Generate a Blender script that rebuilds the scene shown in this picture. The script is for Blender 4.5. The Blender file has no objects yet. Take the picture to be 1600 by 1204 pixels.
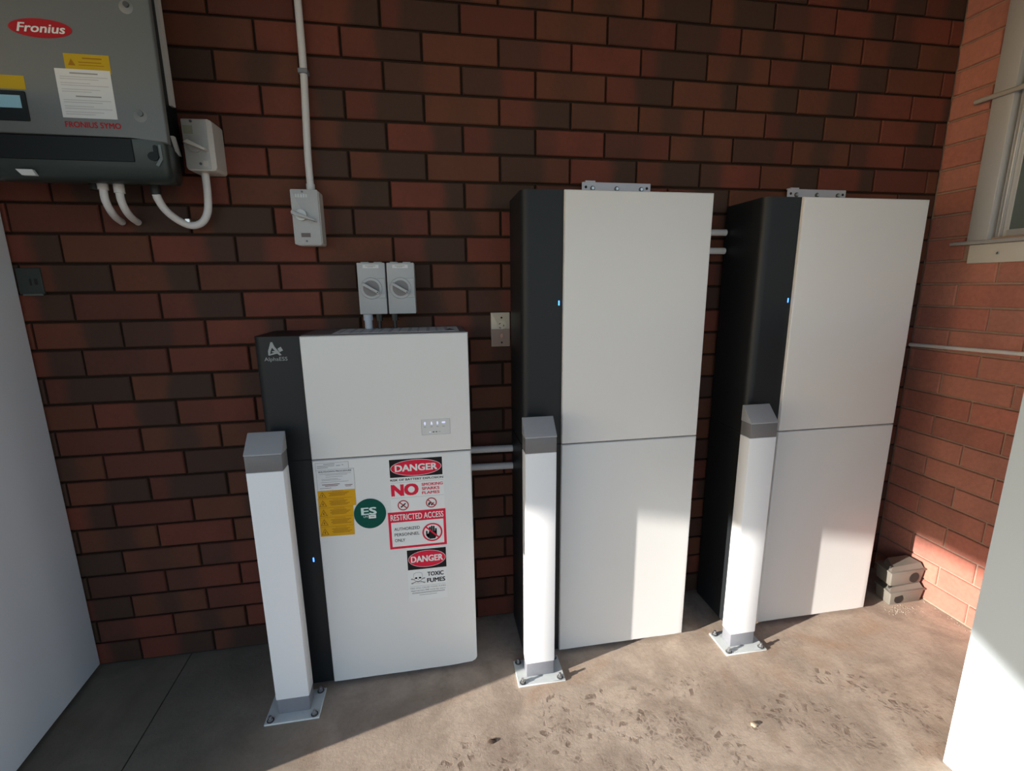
import bpy, bmesh, math, random
from mathutils import Vector, Matrix

scene = bpy.context.scene
COL = scene.collection
random.seed(7)

# ------------------------------------------------------------------ camera
CAM = Vector((-0.3688, -1.6526, 1.2990))
FPX = 734.75
def cam_matrix(yaw, pitch, roll):
    return (Matrix.Rotation(yaw, 3, 'Z') @ Matrix.Rotation(pitch, 3, 'X') @ Matrix.Rotation(roll, 3, 'Y'))
RC = cam_matrix(math.radians(-9.6559), math.radians(-11.8539), math.radians(0.5585))
cam_data = bpy.data.cameras.new('camera')
cam_data.sensor_width = 36.0
cam_data.lens = FPX / 1600.0 * 36.0
cam_data.clip_start = 0.02
cam = bpy.data.objects.new('camera', cam_data)
COL.objects.link(cam)
right, fwd, up = RC.col[0], RC.col[1], RC.col[2]
m = Matrix((( right.x, up.x, -fwd.x, CAM.x), (right.y, up.y, -fwd.y, CAM.y), (right.z, up.z, -fwd.z, CAM.z), (0, 0, 0, 1)))
cam.matrix_world = m
scene.camera = cam

# ------------------------------------------------------------------ sky, sun, exposure
SUN_DIR = Vector((3.6, 1.0, -0.86)).normalized()       # the way the light travels
SUN_EL = math.asin(-SUN_DIR.z)
world = bpy.data.worlds.new('sky')
scene.world = world
world.use_nodes = True
wn = world.node_tree.nodes; wl = world.node_tree.links
wn.clear()
w_out = wn.new('ShaderNodeOutputWorld'); w_bg = wn.new('ShaderNodeBackground')
sky = wn.new('ShaderNodeTexSky')
sky.sky_type = 'NISHITA'
sky.sun_disc = False
sky.sun_elevation = SUN_EL
sky.sun_rotation = math.atan2(-SUN_DIR.x, -SUN_DIR.y)
sky.air_density = 1.0; sky.dust_density = 0.3; sky.ozone_density = 1.0
w_bg.inputs['Strength'].default_value = 0.335
w_mul = wn.new('ShaderNodeMix'); w_mul.data_type = 'RGBA'; w_mul.blend_type = 'MULTIPLY'; w_mul.inputs[0].default_value = 1.0
w_mul.inputs[7].default_value = (0.92, 0.965, 1.13, 1)           # a clear cool sky
wl.new(sky.outputs[0], w_mul.inputs[6]); wl.new(w_mul.outputs[2], w_bg.inputs[0]); wl.new(w_bg.outputs[0], w_out.inputs[0])

sun_data = bpy.data.lights.new('sun', 'SUN')
sun_data.energy = 11.5
sun_data.angle = math.radians(0.55)
sun_data.color = (1.0, 0.95, 0.89)
sun = bpy.data.objects.new('sun', sun_data)
COL.objects.link(sun)
sun.location = (-8, -3, 4)
sun.rotation_euler = (-SUN_DIR).to_track_quat('Z', 'Y').to_euler()

vs = scene.view_settings
vs.view_transform = 'Standard'; vs.look = 'None'; vs.gamma = 1.0; vs.exposure = 0.0
vs.use_curve_mapping = False

# ------------------------------------------------------------------ helpers
def tag(o, label=None, cat=None, group=None, kind=None):
    if label: o['label'] = label
    if cat: o['category'] = cat
    if group: o['group'] = group
    if kind: o['kind'] = kind
    return o

def empty(name, loc, label=None, cat=None, group=None, kind=None):
    o = bpy.data.objects.new(name, None)
    o.empty_display_size = 0.05
    COL.objects.link(o)
    o.location = loc
    return tag(o, label, cat, group, kind)

def link(name, me, mat=None, parent=None):
    o = bpy.data.objects.new(name, me)
    COL.objects.link(o)
    if mat is not None and len(me.materials) == 0:
        me.materials.append(mat)
    if parent is not None:
        o.parent = parent
        q = parent
        off = Vector((0, 0, 0))
        while q is not None:
            off += q.location
            q = q.parent
        # meshes are written in world coordinates; parents are only translated
        o.location = -off
    return o

def from_bm(name, bm, mat=None, parent=None, smooth=None):
    me = bpy.data.meshes.new(name)
    bmesh.ops.recalc_face_normals(bm, faces=bm.faces[:])
    bm.to_mesh(me); bm.free()
    if smooth is not None:
        for p in me.polygons: p.use_smooth = True
        me.set_sharp_from_angle(angle=math.radians(smooth))
    return link(name, me, mat, parent)

def bm_box(bm, x0, x1, y0, y1, z0, z1):
    v = [bm.verts.new(p) for p in ((x0,y0,z0),(x1,y0,z0),(x1,y1,z0),(x0,y1,z0),(x0,y0,z1),(x1,y0,z1),(x1,y1,z1),(x0,y1,z1))]
    for f in ((0,3,2,1),(4,5,6,7),(0,1,5,4),(1,2,6,5),(2,3,7,6),(3,0,4,7)):
        bm.faces.new([v[i] for i in f])
    return v

def box(name, x0, x1, y0, y1, z0, z1, mat, parent=None, bevel=0.0, seg=2, smooth=40):
    bm = bmesh.new()
    bm_box(bm, x0, x1, y0, y1, z0, z1)
    if bevel > 0:
        bmesh.ops.bevel(bm, geom=bm.edges[:], offset=bevel, segments=seg, profile=0.5, affect='EDGES')
    return from_bm(name, bm, mat, parent, smooth if bevel > 0 else None)

def prism_bm(bm, pts, axis, a, b):
    """extrude a 2D outline along an axis: 'y' -> pts are (x,z); 'z' -> (x,y); 'x' -> (y,z)"""
    def mk(p, t):
        if axis == 'y': return (p[0], t, p[1])
        if axis == 'z': return (p[0], p[1], t)
        return (t, p[0], p[1])
    va = [bm.verts.new(mk(p, a)) for p in pts]
    vb = [bm.verts.new(mk(p, b)) for p in pts]
    n = len(pts)
    fa = bm.faces.new(va); fb = bm.faces.new(vb[::-1])
    for i in range(n):
        bm.faces.new([va[i], va[(i+1) % n], vb[(i+1) % n], vb[i]])
    return va, vb, fa, fb

def prism(name, pts, axis, a, b, mat, parent=None, bevel_a=0.0, seg=3, smooth=40):
    bm = bmesh.new()
    va, vb, fa, fb = prism_bm(bm, pts, axis, a, b)
    if bevel_a > 0:
        bmesh.ops.bevel(bm, geom=list(fa.edges), offset=bevel_a, segments=seg, profile=0.5, affect='EDGES')
    return from_bm(name, bm, mat, parent, smooth)

def rounded(x0, x1, z0, z1, r, seg=6, which=(1, 1, 1, 1)):
    """outline counter-clockwise from lower left; which = ll, lr, ur, ul"""
    out = []
    for k, (cx, cz, sx, sz, a0) in enumerate(((x0, z0, 1, 1, 180), (x1, z0, -1, 1, 270), (x1, z1, -1, -1, 0), (x0, z1, 1, -1, 90))):
        if which[k] and r > 0:
            for i in range(seg + 1):
                a = math.radians(a0 + 90 * i / seg)
                out.append((cx + sx * r + r * math.cos(a), cz + sz * r + r * math.sin(a)))
        else:
            out.append((cx, cz))
    return out

def ellipse(cx, cz, rx, rz, n=48, rot=0.0):
    c, s = math.cos(rot), math.sin(rot)
    return [(cx + rx * math.cos(t) * c - rz * math.sin(t) * s, cz + rx * math.cos(t) * s + rz * math.sin(t) * c)
            for t in (2 * math.pi * i / n for i in range(n))]

def bm_cyl(bm, c, axis, r0, r1, length, n=20):
    """frustum starting at c going along axis"""
    ax = Vector(axis).normalized()
    u = ax.orthogonal().normalized(); v = ax.cross(u)
    c = Vector(c)
    a = [bm.verts.new(c + (u * math.cos(t) + v * math.sin(t)) * r0) for t in (2 * math.pi * i / n for i in range(n))]
    b = [bm.verts.new(c + ax * length + (u * math.cos(t) + v * math.sin(t)) * r1) for t in (2 * math.pi * i / n for i in range(n))]
    bm.faces.new(a[::-1]); bm.faces.new(b)
    for i in range(n):
        bm.faces.new([a[i], a[(i + 1) % n], b[(i + 1) % n], b[i]])

def cyl(name, c, axis, r0, length, mat, parent=None, r1=None, n=20):
    bm = bmesh.new()
    bm_cyl(bm, c, axis, r0, r0 if r1 is None else r1, length, n)
    return from_bm(name, bm, mat, parent, 40)

def catmull(pts, sub=8):
    pts = [Vector(p) for p in pts]
    P = [pts[0] * 2 - pts[1]] + pts + [pts[-1] * 2 - pts[-2]]
    out = []
    for i in range(1, len(P) - 2):
        for k in range(sub):
            t = k / sub
            a, b, c, d = P[i-1], P[i], P[i+1], P[i+2]
            out.append(0.5 * ((2*b) + (c-a)*t + (2*a-5*b+4*c-d)*t*t + (3*b-a-3*c+d)*t**3))
    out.append(pts[-1])
    return out

def bm_tube(bm, pts, r, n=12):
    pts = [Vector(p) for p in pts]
    rings = []
    prev = None
    for i, p in enumerate(pts):
        d = (pts[min(i+1, len(pts)-1)] - pts[max(i-1, 0)]).normalized()
        if prev is None: u = d.orthogonal().normalized()
        else: u = (prev - d * prev.dot(d)).normalized()
        prev = u
        v = d.cross(u)
        rings.append([bm.verts.new(p + (u * math.cos(t) + v * math.sin(t)) * r) for t in (2*math.pi*k/n for k in range(n))])
    for a, b in zip(rings, rings[1:]):
        for k in range(n):
            bm.faces.new([a[k], a[(k+1) % n], b[(k+1) % n], b[k]])
    bm.faces.new(rings[0][::-1]); bm.faces.new(rings[-1])

def tube(name, pts, r, mat, parent=None, smooth_sub=0, n=12):
    bm = bmesh.new()
    bm_tube(bm, catmull(pts, smooth_sub) if smooth_sub else pts, r, n)
    return from_bm(name, bm, mat, parent, 50)

_dg = None
def text(name, s, x0, x1, z0, z1, y, mat, parent, bold=0.0, th=0.0004, shear=0.0, keep=False):
    """flat lettering facing -y fitted into a rectangle of the xz plane"""
    cu = bpy.data.curves.new('lettering', 'FONT')
    cu.body = s
    cu.size = 1.0; cu.shear = shear
    cu.resolution_u = 3
    cu.fill_mode = 'FRONT'
    to = bpy.data.objects.new('lettering', cu)
    COL.objects.link(to)
    bpy.context.view_layer.update()
    dg = bpy.context.evaluated_depsgraph_get()
    me = bpy.data.meshes.new_from_object(to.evaluated_get(dg))
    bpy.data.objects.remove(to)
    bpy.data.curves.remove(cu)
    if bold > 0:                                     # heavier strokes: the same flat outline laid down a few times, slightly shifted
        bmt = bmesh.new()
        for k_, (dx_, dy_) in enumerate(((0, 0), (-bold, bold*0.6), (bold, -bold*0.6), (bold, bold*0.6), (-bold, -bold*0.6))):
            n0 = len(bmt.verts)
            bmt.from_mesh(me); bmt.verts.ensure_lookup_table()
            for v in bmt.verts[n0:]: v.co += Vector((dx_, dy_, k_))
        bmt.to_mesh(me); bmt.free()
    xs = [v.co.x for v in me.vertices]; ys = [v.co.y for v in me.vertices]
    sx = (x1 - x0) / (max(xs) - min(xs)); sz = (z1 - z0) / (max(ys) - min(ys))
    mx, my = min(xs), min(ys)
    for v in me.vertices:
        v.co = Vector((x0 + (v.co.x - mx) * sx, y - th - 0.00003 * round(v.co.z), z0 + (v.co.y - my) * sz))
    me.update()
    me.materials.clear()
    return link(name, me, mat, parent)

def bars(name, rows, y, mat, parent, th=0.0003):
    """print too small to read: thin flat strokes, one mesh. rows = (x0,x1,z0,z1)"""
    bm = bmesh.new()
    for x0, x1, z0, z1 in rows:
        bm_box(bm, x0, x1, y - th, y, z0, z1)
    return from_bm(name, bm, mat, parent)

def ring(name, cx, cz, r_out, r_in, y, mat, parent, th=0.0004, n=40, slash=None):
    bm = bmesh.new()
    for i in range(n):
        a, b = 2*math.pi*i/n, 2*math.pi*(i+1)/n
        q = [(cx + r*math.cos(t), cz + r*math.sin(t)) for r, t in ((r_in, a), (r_out, a), (r_out, b), (r_in, b))]
        bm.faces.new([bm.verts.new((p[0], y - th, p[1])) for p in q])
    if slash:
        c, s = math.cos(math.radians(-45)), math.sin(math.radians(-45))
        L = (r_in + r_out) / 2; w = slash / 2
        q = [(-L, -w), (L, -w), (L, w), (-L, w)]
        bm.faces.new([bm.verts.new((cx + a*c - b*s, y - th - 0.0001, cz + a*s + b*c)) for a, b in q])
    return from_bm(name, bm, mat, parent)

# ------------------------------------------------------------------ materials
class NT:
    def __init__(self, mat):
        mat.use_nodes = True
        self.t = mat.node_tree
        self.n = self.t.nodes; self.l = self.t.links
        self.n.clear()
        self.out = self.n.new('ShaderNodeOutputMaterial')
        self.b = self.n.new('ShaderNodeBsdfPrincipled')
        self.l.new(self.b.outputs[0], self.out.inputs[0])
    def node(self, kind, **kw):
        nd = self.n.new(kind)
        for k, v in kw.items(): setattr(nd, k, v)
        return nd
    def math(self, op, a, b=None, c=None, clamp=False):
        nd = self.n.new('ShaderNodeMath'); nd.operation = op; nd.use_clamp = clamp
        for i, v in enumerate((a, b, c)):
            if v is None: continue
            if isinstance(v, (int, float)): nd.inputs[i].default_value = v
            else: self.l.new(v, nd.inputs[i])
        return nd.outputs[0]
    def mix(self, fac, a, b, mode='MIX'):
        nd = self.n.new('ShaderNodeMix'); nd.data_type = 'RGBA'; nd.blend_type = mode
        for s, v in ((nd.inputs[0], fac), (nd.inputs[6], a), (nd.inputs[7], b)):
            if isinstance(v, (int, float)): s.default_value = v
            elif isinstance(v, tuple): s.default_value = (*v[:3], 1)
            else: self.l.new(v, s)
        return nd.outputs[2]
    def noise(self, vec, scale, detail=3.0, rough=0.5, dist=0.0):
        nd = self.n.new('ShaderNodeTexNoise')
        nd.inputs['Scale'].default_value = scale; nd.inputs['Detail'].default_value = detail
        nd.inputs['Roughness'].default_value = rough; nd.inputs['Distortion'].default_value = dist
        if vec is not None: self.l.new(vec, nd.inputs['Vector'])
        return nd.outputs[0]
    def ramp(self, fac, lo, hi, to0=0.0, to1=1.0, kind='SMOOTHSTEP'):
        nd = self.n.new('ShaderNodeMapRange'); nd.interpolation_type = kind
        self.l.new(fac, nd.inputs[0])
        for i, v in zip((1, 2, 3, 4), (lo, hi, to0, to1)):
            if isinstance(v, (int, float)): nd.inputs[i].default_value = v
            else: self.l.new(v, nd.inputs[i])
        return nd.outputs[0]
    def bump(self, height, dist, strength=1.0):
        nd = self.n.new('ShaderNodeBump')
        nd.inputs['Strength'].default_value = strength; nd.inputs['Distance'].default_value = dist
        self.l.new(height, nd.inputs['Height'])
        self.l.new(nd.outputs[0], self.b.inputs['Normal'])
    def pos(self):
        return self.n.new('ShaderNodeNewGeometry').outputs['Position']
    def set(self, **kw):
        for k, v in kw.items():
            s = self.b.inputs[k.replace('_', ' ')]
            if isinstance(v, (int, float)): s.default_value = v
            elif isinstance(v, tuple): s.default_value = (*v[:3], 1)
            else: self.l.new(v, s)

def plain(name, col, rough=0.5, metal=0.0, grain=0.03, scale=60.0, bump=0.0, coat=0.0, spec=0.5):
    mat = bpy.data.materials.new(name)
    t = NT(mat)
    p = t.pos()
    f = t.noise(p, scale, 3)
    dark = tuple(c * (1 - grain) for c in col); light = tuple(min(1, c * (1 + grain)) for c in col)
    t.set(Base_Color=t.mix(f, dark, light), Roughness=rough, Metallic=metal, Coat_Weight=coat, Specular_IOR_Level=spec)
    if bump: t.bump(f, bump)
    return mat

def emit(name, col, strength):
    mat = bpy.data.materials.new(name)
    t = NT(mat)
    t.set(Base_Color=col, Emission_Color=col, Emission_Strength=strength)
    return mat

def brick_material(name, along, offset_odd, offset_even, reds, dark_amount, sign=1.0):
    """colour of fired brick: each brick its own tone, many flashed darker at one end"""
    mat = bpy.data.materials.new(name)
    t = NT(mat)
    p = t.pos()
    sep = t.node('ShaderNodeSeparateXYZ'); t.l.new(p, sep.inputs[0])
    a = sep.outputs[0 if along == 'x' else 1]
    row = t.math('FLOOR', t.math('DIVIDE', sep.outputs[2], 0.086))
    par = t.math('PINGPONG', row, 1.0)                                # 0 even, 1 odd
    off = t.math('MULTIPLY_ADD', par, offset_odd - offset_even, offset_even)
    u = t.math('DIVIDE', t.math('ADD', a, off), 0.24)
    col = t.math('FLOOR', u)
    fr = t.math('SUBTRACT', u, col)
    cmb = t.node('ShaderNodeCombineXYZ'); t.l.new(row, cmb.inputs[0]); t.l.new(col, cmb.inputs[1])
    wn_ = t.node('ShaderNodeTexWhiteNoise', noise_dimensions='2D'); t.l.new(cmb.outputs[0], wn_.inputs[0])
    sc = t.node('ShaderNodeSeparateColor'); t.l.new(wn_.outputs['Color'], sc.inputs[0])
    r, g, b = sc.outputs[0], sc.outputs[1], sc.outputs[2]
    v = wn_.outputs['Value']
    n1 = t.noise(p, 9.0, 3, 0.55)
    n2 = t.noise(p, 70.0, 4, 0.6)
    # dark flash at one end, or in the middle for some
    side = t.math('GREATER_THAN', r, 0.5)
    fr2 = t.math('ABSOLUTE', t.math('SUBTRACT', side, fr))
    fr3 = t.math('MULTIPLY_ADD', t.math('SUBTRACT', n1, 0.5), 0.30, fr2)
    edge = t.math('MULTIPLY_ADD', g, 0.55, 0.15)
    flash = t.ramp(fr3, edge, t.math('ADD', edge, 0.20), 1.0, 0.0)
    midd = t.ramp(t.math('ABSOLUTE', t.math('SUBTRACT', fr3, 0.5)), 0.05, 0.30, 0.8, 0.0)
    pick = t.math('GREATER_THAN', b, 0.80)
    flash = t.math('ADD', t.math('MULTIPLY', flash, t.math('SUBTRACT', 1.0, pick)), t.math('MULTIPLY', midd, pick))
    amt = t.math('MULTIPLY', t.ramp(v, 0.05, 0.60), dark_amount)
    flash = t.math('MULTIPLY', flash, amt)
    base = t.mix(t.ramp(g, 0.2, 0.9), reds[0], reds[1])
    base = t.mix(t.ramp(b, 0.45, 0.75), base, reds[2])
    base = t.mix(t.ramp(n1, 0.35, 0.7, 0.0, 0.35), base, reds[3])
    colr = t.mix(flash, base, reds[4])
    colr = t.mix(t.ramp(n2, 0.3, 0.75, 0.0, 0.16), colr, (0.03, 0.02, 0.016))
    t.set(Base_Color=colr, Roughness=0.75, Specular_IOR_Level=0.3)
    t.bump(t.math('ADD', n2, t.math('MULTIPLY', n1, 0.5)), 0.0012, 0.6)
    return mat

M = {}
M['brick'] = brick_material('dark_flashed_brick', 'x', 0.12, 0.0,
    ((0.165, 0.042, 0.025), (0.112, 0.032, 0.020), (0.128, 0.043, 0.022), (0.085, 0.028, 0.018), (0.045, 0.027, 0.018)), 0.85)
M['brick_red'] = brick_material('red_brick', 'y', 0.02, 0.14,
    ((0.46, 0.165, 0.118), (0.40, 0.145, 0.102), (0.47, 0.190, 0.135), (0.35, 0.145, 0.108), (0.24, 0.115, 0.092)), 0.35)
def mortar_mat(name, c0, c1):
    mat = bpy.data.materials.new(name); t = NT(mat); p = t.pos()
    n = t.noise(p, 45, 5, 0.65)
    t.set(Base_Color=t.mix(n, c0, c1), Roughness=0.95, Specular_IOR_Level=0.1); t.bump(n, 0.003)
    return mat
M['mortar'] = mortar_mat('brown_mortar', (0.022, 0.013, 0.009), (0.042, 0.027, 0.019))
M['mortar_red'] = mortar_mat('pale_red_mortar', (0.26, 0.165, 0.12), (0.42, 0.31, 0.24))

PRINTS = [(0.10, -0.45, 70), (0.20, -0.50, 55), (0.40, -0.43, 15), (0.95, -0.50, 160), (1.05, -0.60, 140), (0.82, -0.66, 120), (0.66, -0.57, 30), (-0.14, -0.55, 20), (-0.02, -0.47, 80), (0.45, -0.68, 95), (0.22, -0.64, 100), (-0.36, -0.56, 40)]
def floor_material():
    mat = bpy.data.materials.new('stained_concrete'); t = NT(mat); p = t.pos()
    big = t.noise(p, 1.6, 4, 0.55, 0.4)
    med = t.noise(p, 6.5, 5, 0.6, 0.6)
    fine = t.noise(p, 60, 6, 0.7)
    grit = t.noise(p, 260, 3, 0.6)
    base = t.mix(t.ramp(big, 0.3, 0.7), (0.43, 0.335, 0.26), (0.54, 0.43, 0.335))
    base = t.mix(t.ramp(med, 0.35, 0.75, 0.0, 0.55), base, (0.185, 0.135, 0.098))
    # dried orange clay smears
    clay = t.noise(p, 2.7, 3, 0.5, 1.2)
    base = t.mix(t.ramp(clay, 0.56, 0.72, 0.0, 0.55), base, (0.38, 0.235, 0.145))
    # muddy area where people walked, broken up by sole treads
    sep = t.node('ShaderNodeSeparateXYZ'); t.l.new(p, sep.inputs[0])
    dx = t.math('DIVIDE', t.math('SUBTRACT', sep.outputs[0], 0.35), 1.15)
    dy = t.math('DIVIDE', t.math('SUBTRACT', sep.outputs[1], -0.68), 0.30)
    rad = t.math('SQRT', t.math('ADD', t.math('MULTIPLY', dx, dx), t.math('MULTIPLY', dy, dy)))
    area = t.ramp(t.math('ADD', rad, t.math('MULTIPLY', t.math('SUBTRACT', med, 0.5), 1.2)), 0.45, 1.25, 1.0, 0.0)
    warp = t.node('ShaderNodeTexNoise'); warp.inputs['Scale'].default_value = 14.0; warp.inputs['Detail'].default_value = 4.0; t.l.new(p, warp.inputs['Vector'])
    wv = t.node('ShaderNodeVectorMath', operation='MULTIPLY_ADD')
    t.l.new(warp.outputs['Color'], wv.inputs[0]); wv.inputs[1].default_value = (0.05, 0.05, 0.0); t.l.new(p, wv.inputs[2])
    wv2 = t.node('ShaderNodeVectorMath', operation='MULTIPLY_ADD')
    t.l.new(warp.outputs['Color'], wv2.inputs[0]); wv2.inputs[1].default_value = (0.035, 0.035, 0.0); t.l.new(p, wv2.inputs[2])
    vor = t.node('ShaderNodeTexVoronoi', feature='DISTANCE_TO_EDGE'); vor.inputs['Scale'].default_value = 62.0; vor.inputs['Randomness'].default_value = 0.75
    t.l.new(wv.outputs[0], vor.inputs['Vector'])
    lug = t.ramp(vor.outputs['Distance'], 0.02, 0.30)
    patch = t.ramp(t.noise(p, 11.0, 5, 0.62, 0.8), 0.50, 0.66)
    tread = t.math('MULTIPLY', t.math('MULTIPLY', patch, area), 1.0)
    mud = t.math('MULTIPLY', tread, t.math('MULTIPLY_ADD', lug, 0.55, 0.18))
    soft = t.math('MULTIPLY', t.ramp(t.noise(p, 5.0, 6, 0.65, 0.6), 0.45, 0.65), area)
    base = t.mix(t.math('MULTIPLY', soft, 0.45), base, (0.19, 0.130, 0.092))
    base = t.mix(mud, base, (0.150, 0.100, 0.072))
    # sole prints left in dried mud
    prints = PRINTS
    tot = None
    for (px_, py_, ang) in prints:
        mp0 = t.node('ShaderNodeMapping', vector_type='TEXTURE')
        mp0.inputs['Location'].default_value = (px_, py_, 0); mp0.inputs['Rotation'].default_value = (0, 0, math.radians(ang))
        t.l.new(wv2.outputs[0], mp0.inputs[0])
        sp = t.node('ShaderNodeSeparateXYZ'); t.l.new(mp0.outputs[0], sp.inputs[0])
        du = t.math('DIVIDE', sp.outputs[0], 0.125); dv = t.math('DIVIDE', sp.outputs[1], 0.046)
        rr = t.math('ADD', t.math('MULTIPLY', du, du), t.math('MULTIPLY', dv, dv))
        inside = t.ramp(rr, 0.7, 1.1, 1.0, 0.0)
        chev = t.math('MULTIPLY_ADD', t.math('ABSOLUTE', sp.outputs[1]), 0.55, sp.outputs[0])
        w1 = t.ramp(t.math('SINE', t.math('MULTIPLY', chev, 175.0)), -0.35, 0.25)
        w2 = t.ramp(t.math('SINE', t.math('MULTIPLY', sp.outputs[1], 150.0)), -0.75, -0.25)
        mk = t.math('MULTIPLY', t.math('MULTIPLY', w1, w2), inside)
        tot = mk if tot is None else t.math('MAXIMUM', tot, mk)
    brk = t.ramp(t.noise(p, 20.0, 5, 0.7), 0.45, 0.62)
    foot_ = t.math('MULTIPLY', tot, brk)
    base = t.mix(t.math('MULTIPLY', foot_, 0.72), base, (0.135, 0.085, 0.058))
    flake = t.ramp(t.noise(p, 120.0, 4, 0.7), 0.60, 0.70)
    base = t.mix(t.math('MULTIPLY', t.math('MULTIPLY', flake, area), 0.40), base, (0.62, 0.53, 0.42))
    mud = t.math('MAXIMUM', mud, foot_)
    # pale scraped streaks
    mp = t.node('ShaderNodeMapping'); mp.inputs['Rotation'].default_value = (0, 0, 0.5); mp.inputs['Scale'].default_value = (3.0, 16.0, 3.0)
    t.l.new(p, mp.inputs[0])
    streak = t.ramp(t.noise(mp.outputs[0], 2.2, 4, 0.6), 0.62, 0.74)
    base = t.mix(t.math('MULTIPLY', t.math('MULTIPLY', streak, area), 0.55), base, (0.47, 0.42, 0.35))
    base = t.mix(t.ramp(fine, 0.40, 0.80, 0.0, 0.22), base, (0.12, 0.085, 0.06))
    base = t.mix(t.ramp(grit, 0.66, 0.78, 0.0, 0.35), base, (0.46, 0.40, 0.33))
    # darker olive tone towards the left cabinet
    left_tone = t.ramp(t.math('ADD', sep.outputs[0], t.math('MULTIPLY', big, 0.5)), -0.95, -0.45, 0.75, 0.0)
    base = t.mix(left_tone, base, (0.105, 0.105, 0.075))
    t.set(Base_Color=base, Roughness=t.ramp(med, 0.3, 0.7, 0.62, 0.85), Specular_IOR_Level=0.35)
    h = t.math('ADD', t.math('MULTIPLY', mud, -0.30), t.math('MULTIPLY', fine, 0.5))
    h = t.math('ADD', h, t.math('MULTIPLY', grit, 0.12))
    t.bump(h, 0.0035, 0.6)
    return mat
M['floor'] = floor_material()
M['ground'] = plain('dry_ground', (0.27, 0.26, 0.24), 0.95, grain=0.3, scale=3.0)
M['ceiling'] = plain('ceiling_board', (0.26, 0.27, 0.29), 0.8)

M['white_panel'] = plain('white_powder_coat', (0.70, 0.685, 0.655), 0.36, grain=0.012, scale=8)
M['dark_panel'] = plain('charcoal_powder_coat', (0.013, 0.0145, 0.016), 0.46, grain=0.04, scale=300, spec=0.3)
M['plinth'] = plain('black_plastic', (0.012, 0.012, 0.013), 0.5)
M['gap'] = plain('shadow_gap_rubber', (0.02, 0.02, 0.02), 0.8)
M['white_sleeve'] = plain('white_painted_steel', (0.80, 0.80, 0.80), 0.4, grain=0.015, scale=10)
M['grey_band'] = plain('grey_painted_steel', (0.155, 0.150, 0.150), 0.45)
M['collar_grey'] = plain('galvanised_collar', (0.20, 0.205, 0.225), 0.45, grain=0.06)
M['cap_silver'] = plain('silver_grey_cap', (0.31, 0.31, 0.32), 0.42)
M['plate'] = plain('pale_galvanised_plate', (0.62, 0.65, 0.63), 0.45, grain=0.08, scale=40)
M['bolt'] = plain('zinc_bolt', (0.52, 0.53, 0.54), 0.28, metal=0.9, grain=0.1)
M['bolt_dark'] = plain('dark_washer', (0.12, 0.12, 0.12), 0.4, metal=0.7)
M['bracket'] = plain('galvanised_bracket', (0.52, 0.52, 0.58), 0.45, metal=0.2, grain=0.05)
M['fridge'] = plain('white_enamel', (0.80, 0.82, 0.86), 0.40, grain=0.01, scale=4)
M['cupboard'] = plain('bluish_white_enamel', (0.60, 0.67, 0.70), 0.40, grain=0.01, scale=4)
M['conduit'] = plain('grey_white_pvc', (0.64, 0.615, 0.60), 0.45, grain=0.05)
M['conduit_grey'] = plain('grey_pvc', (0.46, 0.49, 0.56), 0.45)
M['switch_grey'] = plain('pale_grey_plastic', (0.42, 0.42, 0.42), 0.45)
M['switch_warm'] = plain('warm_grey_plastic', (0.50, 0.46, 0.42), 0.42)
M['switch_plate'] = plain('brushed_plate', (0.40, 0.385, 0.365), 0.32, metal=0.35, grain=0.06)
M['knob_dark'] = plain('dark_knob', (0.20, 0.185, 0.185), 0.5)
M['outlet'] = plain('aged_cream_plastic', (0.56, 0.49, 0.38), 0.45, grain=0.06)
M['outlet_pink'] = plain('faded_pink_plastic', (0.33, 0.215, 0.165), 0.5)
M['hole'] = plain('dark_hole', (0.015, 0.012, 0.010), 0.8)
M['inv_cover'] = plain('grey_inverter_paint', (0.150, 0.158, 0.155), 0.45, metal=0.1, grain=0.04, scale=200)
M['inv_dark'] = plain('dark_green_grey_plastic', (0.024, 0.036, 0.034), 0.38)
M['inv_black'] = plain('black_inverter_panel', (0.008, 0.011, 0.013), 0.5, spec=0.25)
M['alu'] = plain('aluminium', (0.60, 0.61, 0.62), 0.33, metal=0.75, grain=0.05)
M['alu_paint'] = plain('grey_window_paint', (0.44, 0.44, 0.44), 0.4, metal=0.2)
M['sill_paint'] = plain('cream_sill_paint', (0.58, 0.56, 0.51), 0.5, grain=0.06, scale=20)
M['bait'] = plain('taupe_grey_plastic', (0.165, 0.150, 0.125), 0.5, grain=0.05, scale=30)
M['vent_plate'] = plain('dark_green_painted_metal', (0.028, 0.036, 0.032), 0.6)
M['s_white'] = plain('label_white', (0.74, 0.73, 0.70), 0.6, grain=0.01, spec=0.15)
M['s_paper'] = plain('label_paper', (0.66, 0.66, 0.65), 0.6, grain=0.02, spec=0.15)
M['s_black'] = plain('ink_black', (0.014, 0.011, 0.012), 0.6, spec=0.15)
M['s_grey'] = plain('ink_grey', (0.30, 0.29, 0.28), 0.6, spec=0.15)
M['s_red'] = plain('ink_red', (0.66, 0.018, 0.050), 0.6, spec=0.15)
M['s_darkred'] = plain('ink_dark_red', (0.40, 0.016, 0.024), 0.6, spec=0.15)
M['s_orange'] = plain('label_orange', (0.62, 0.32, 0.012), 0.6, spec=0.15)
M['s_orange_ink'] = plain('ink_brown', (0.34, 0.155, 0.010), 0.6, spec=0.15)
M['s_yellow'] = plain('label_yellow', (0.50, 0.33, 0.015), 0.6, spec=0.15)
M['s_green'] = plain('label_green', (0.002, 0.072, 0.052), 0.6, spec=0.15)
M['s_mint'] = plain('ink_pale', (0.58, 0.70, 0.66), 0.6, spec=0.15)
M['logo_grey'] = plain('logo_silver', (0.30, 0.31, 0.31), 0.4)
M['led_blue'] = emit('status_led_blue', (0.06, 0.26, 1.0), 3.0)
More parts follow.
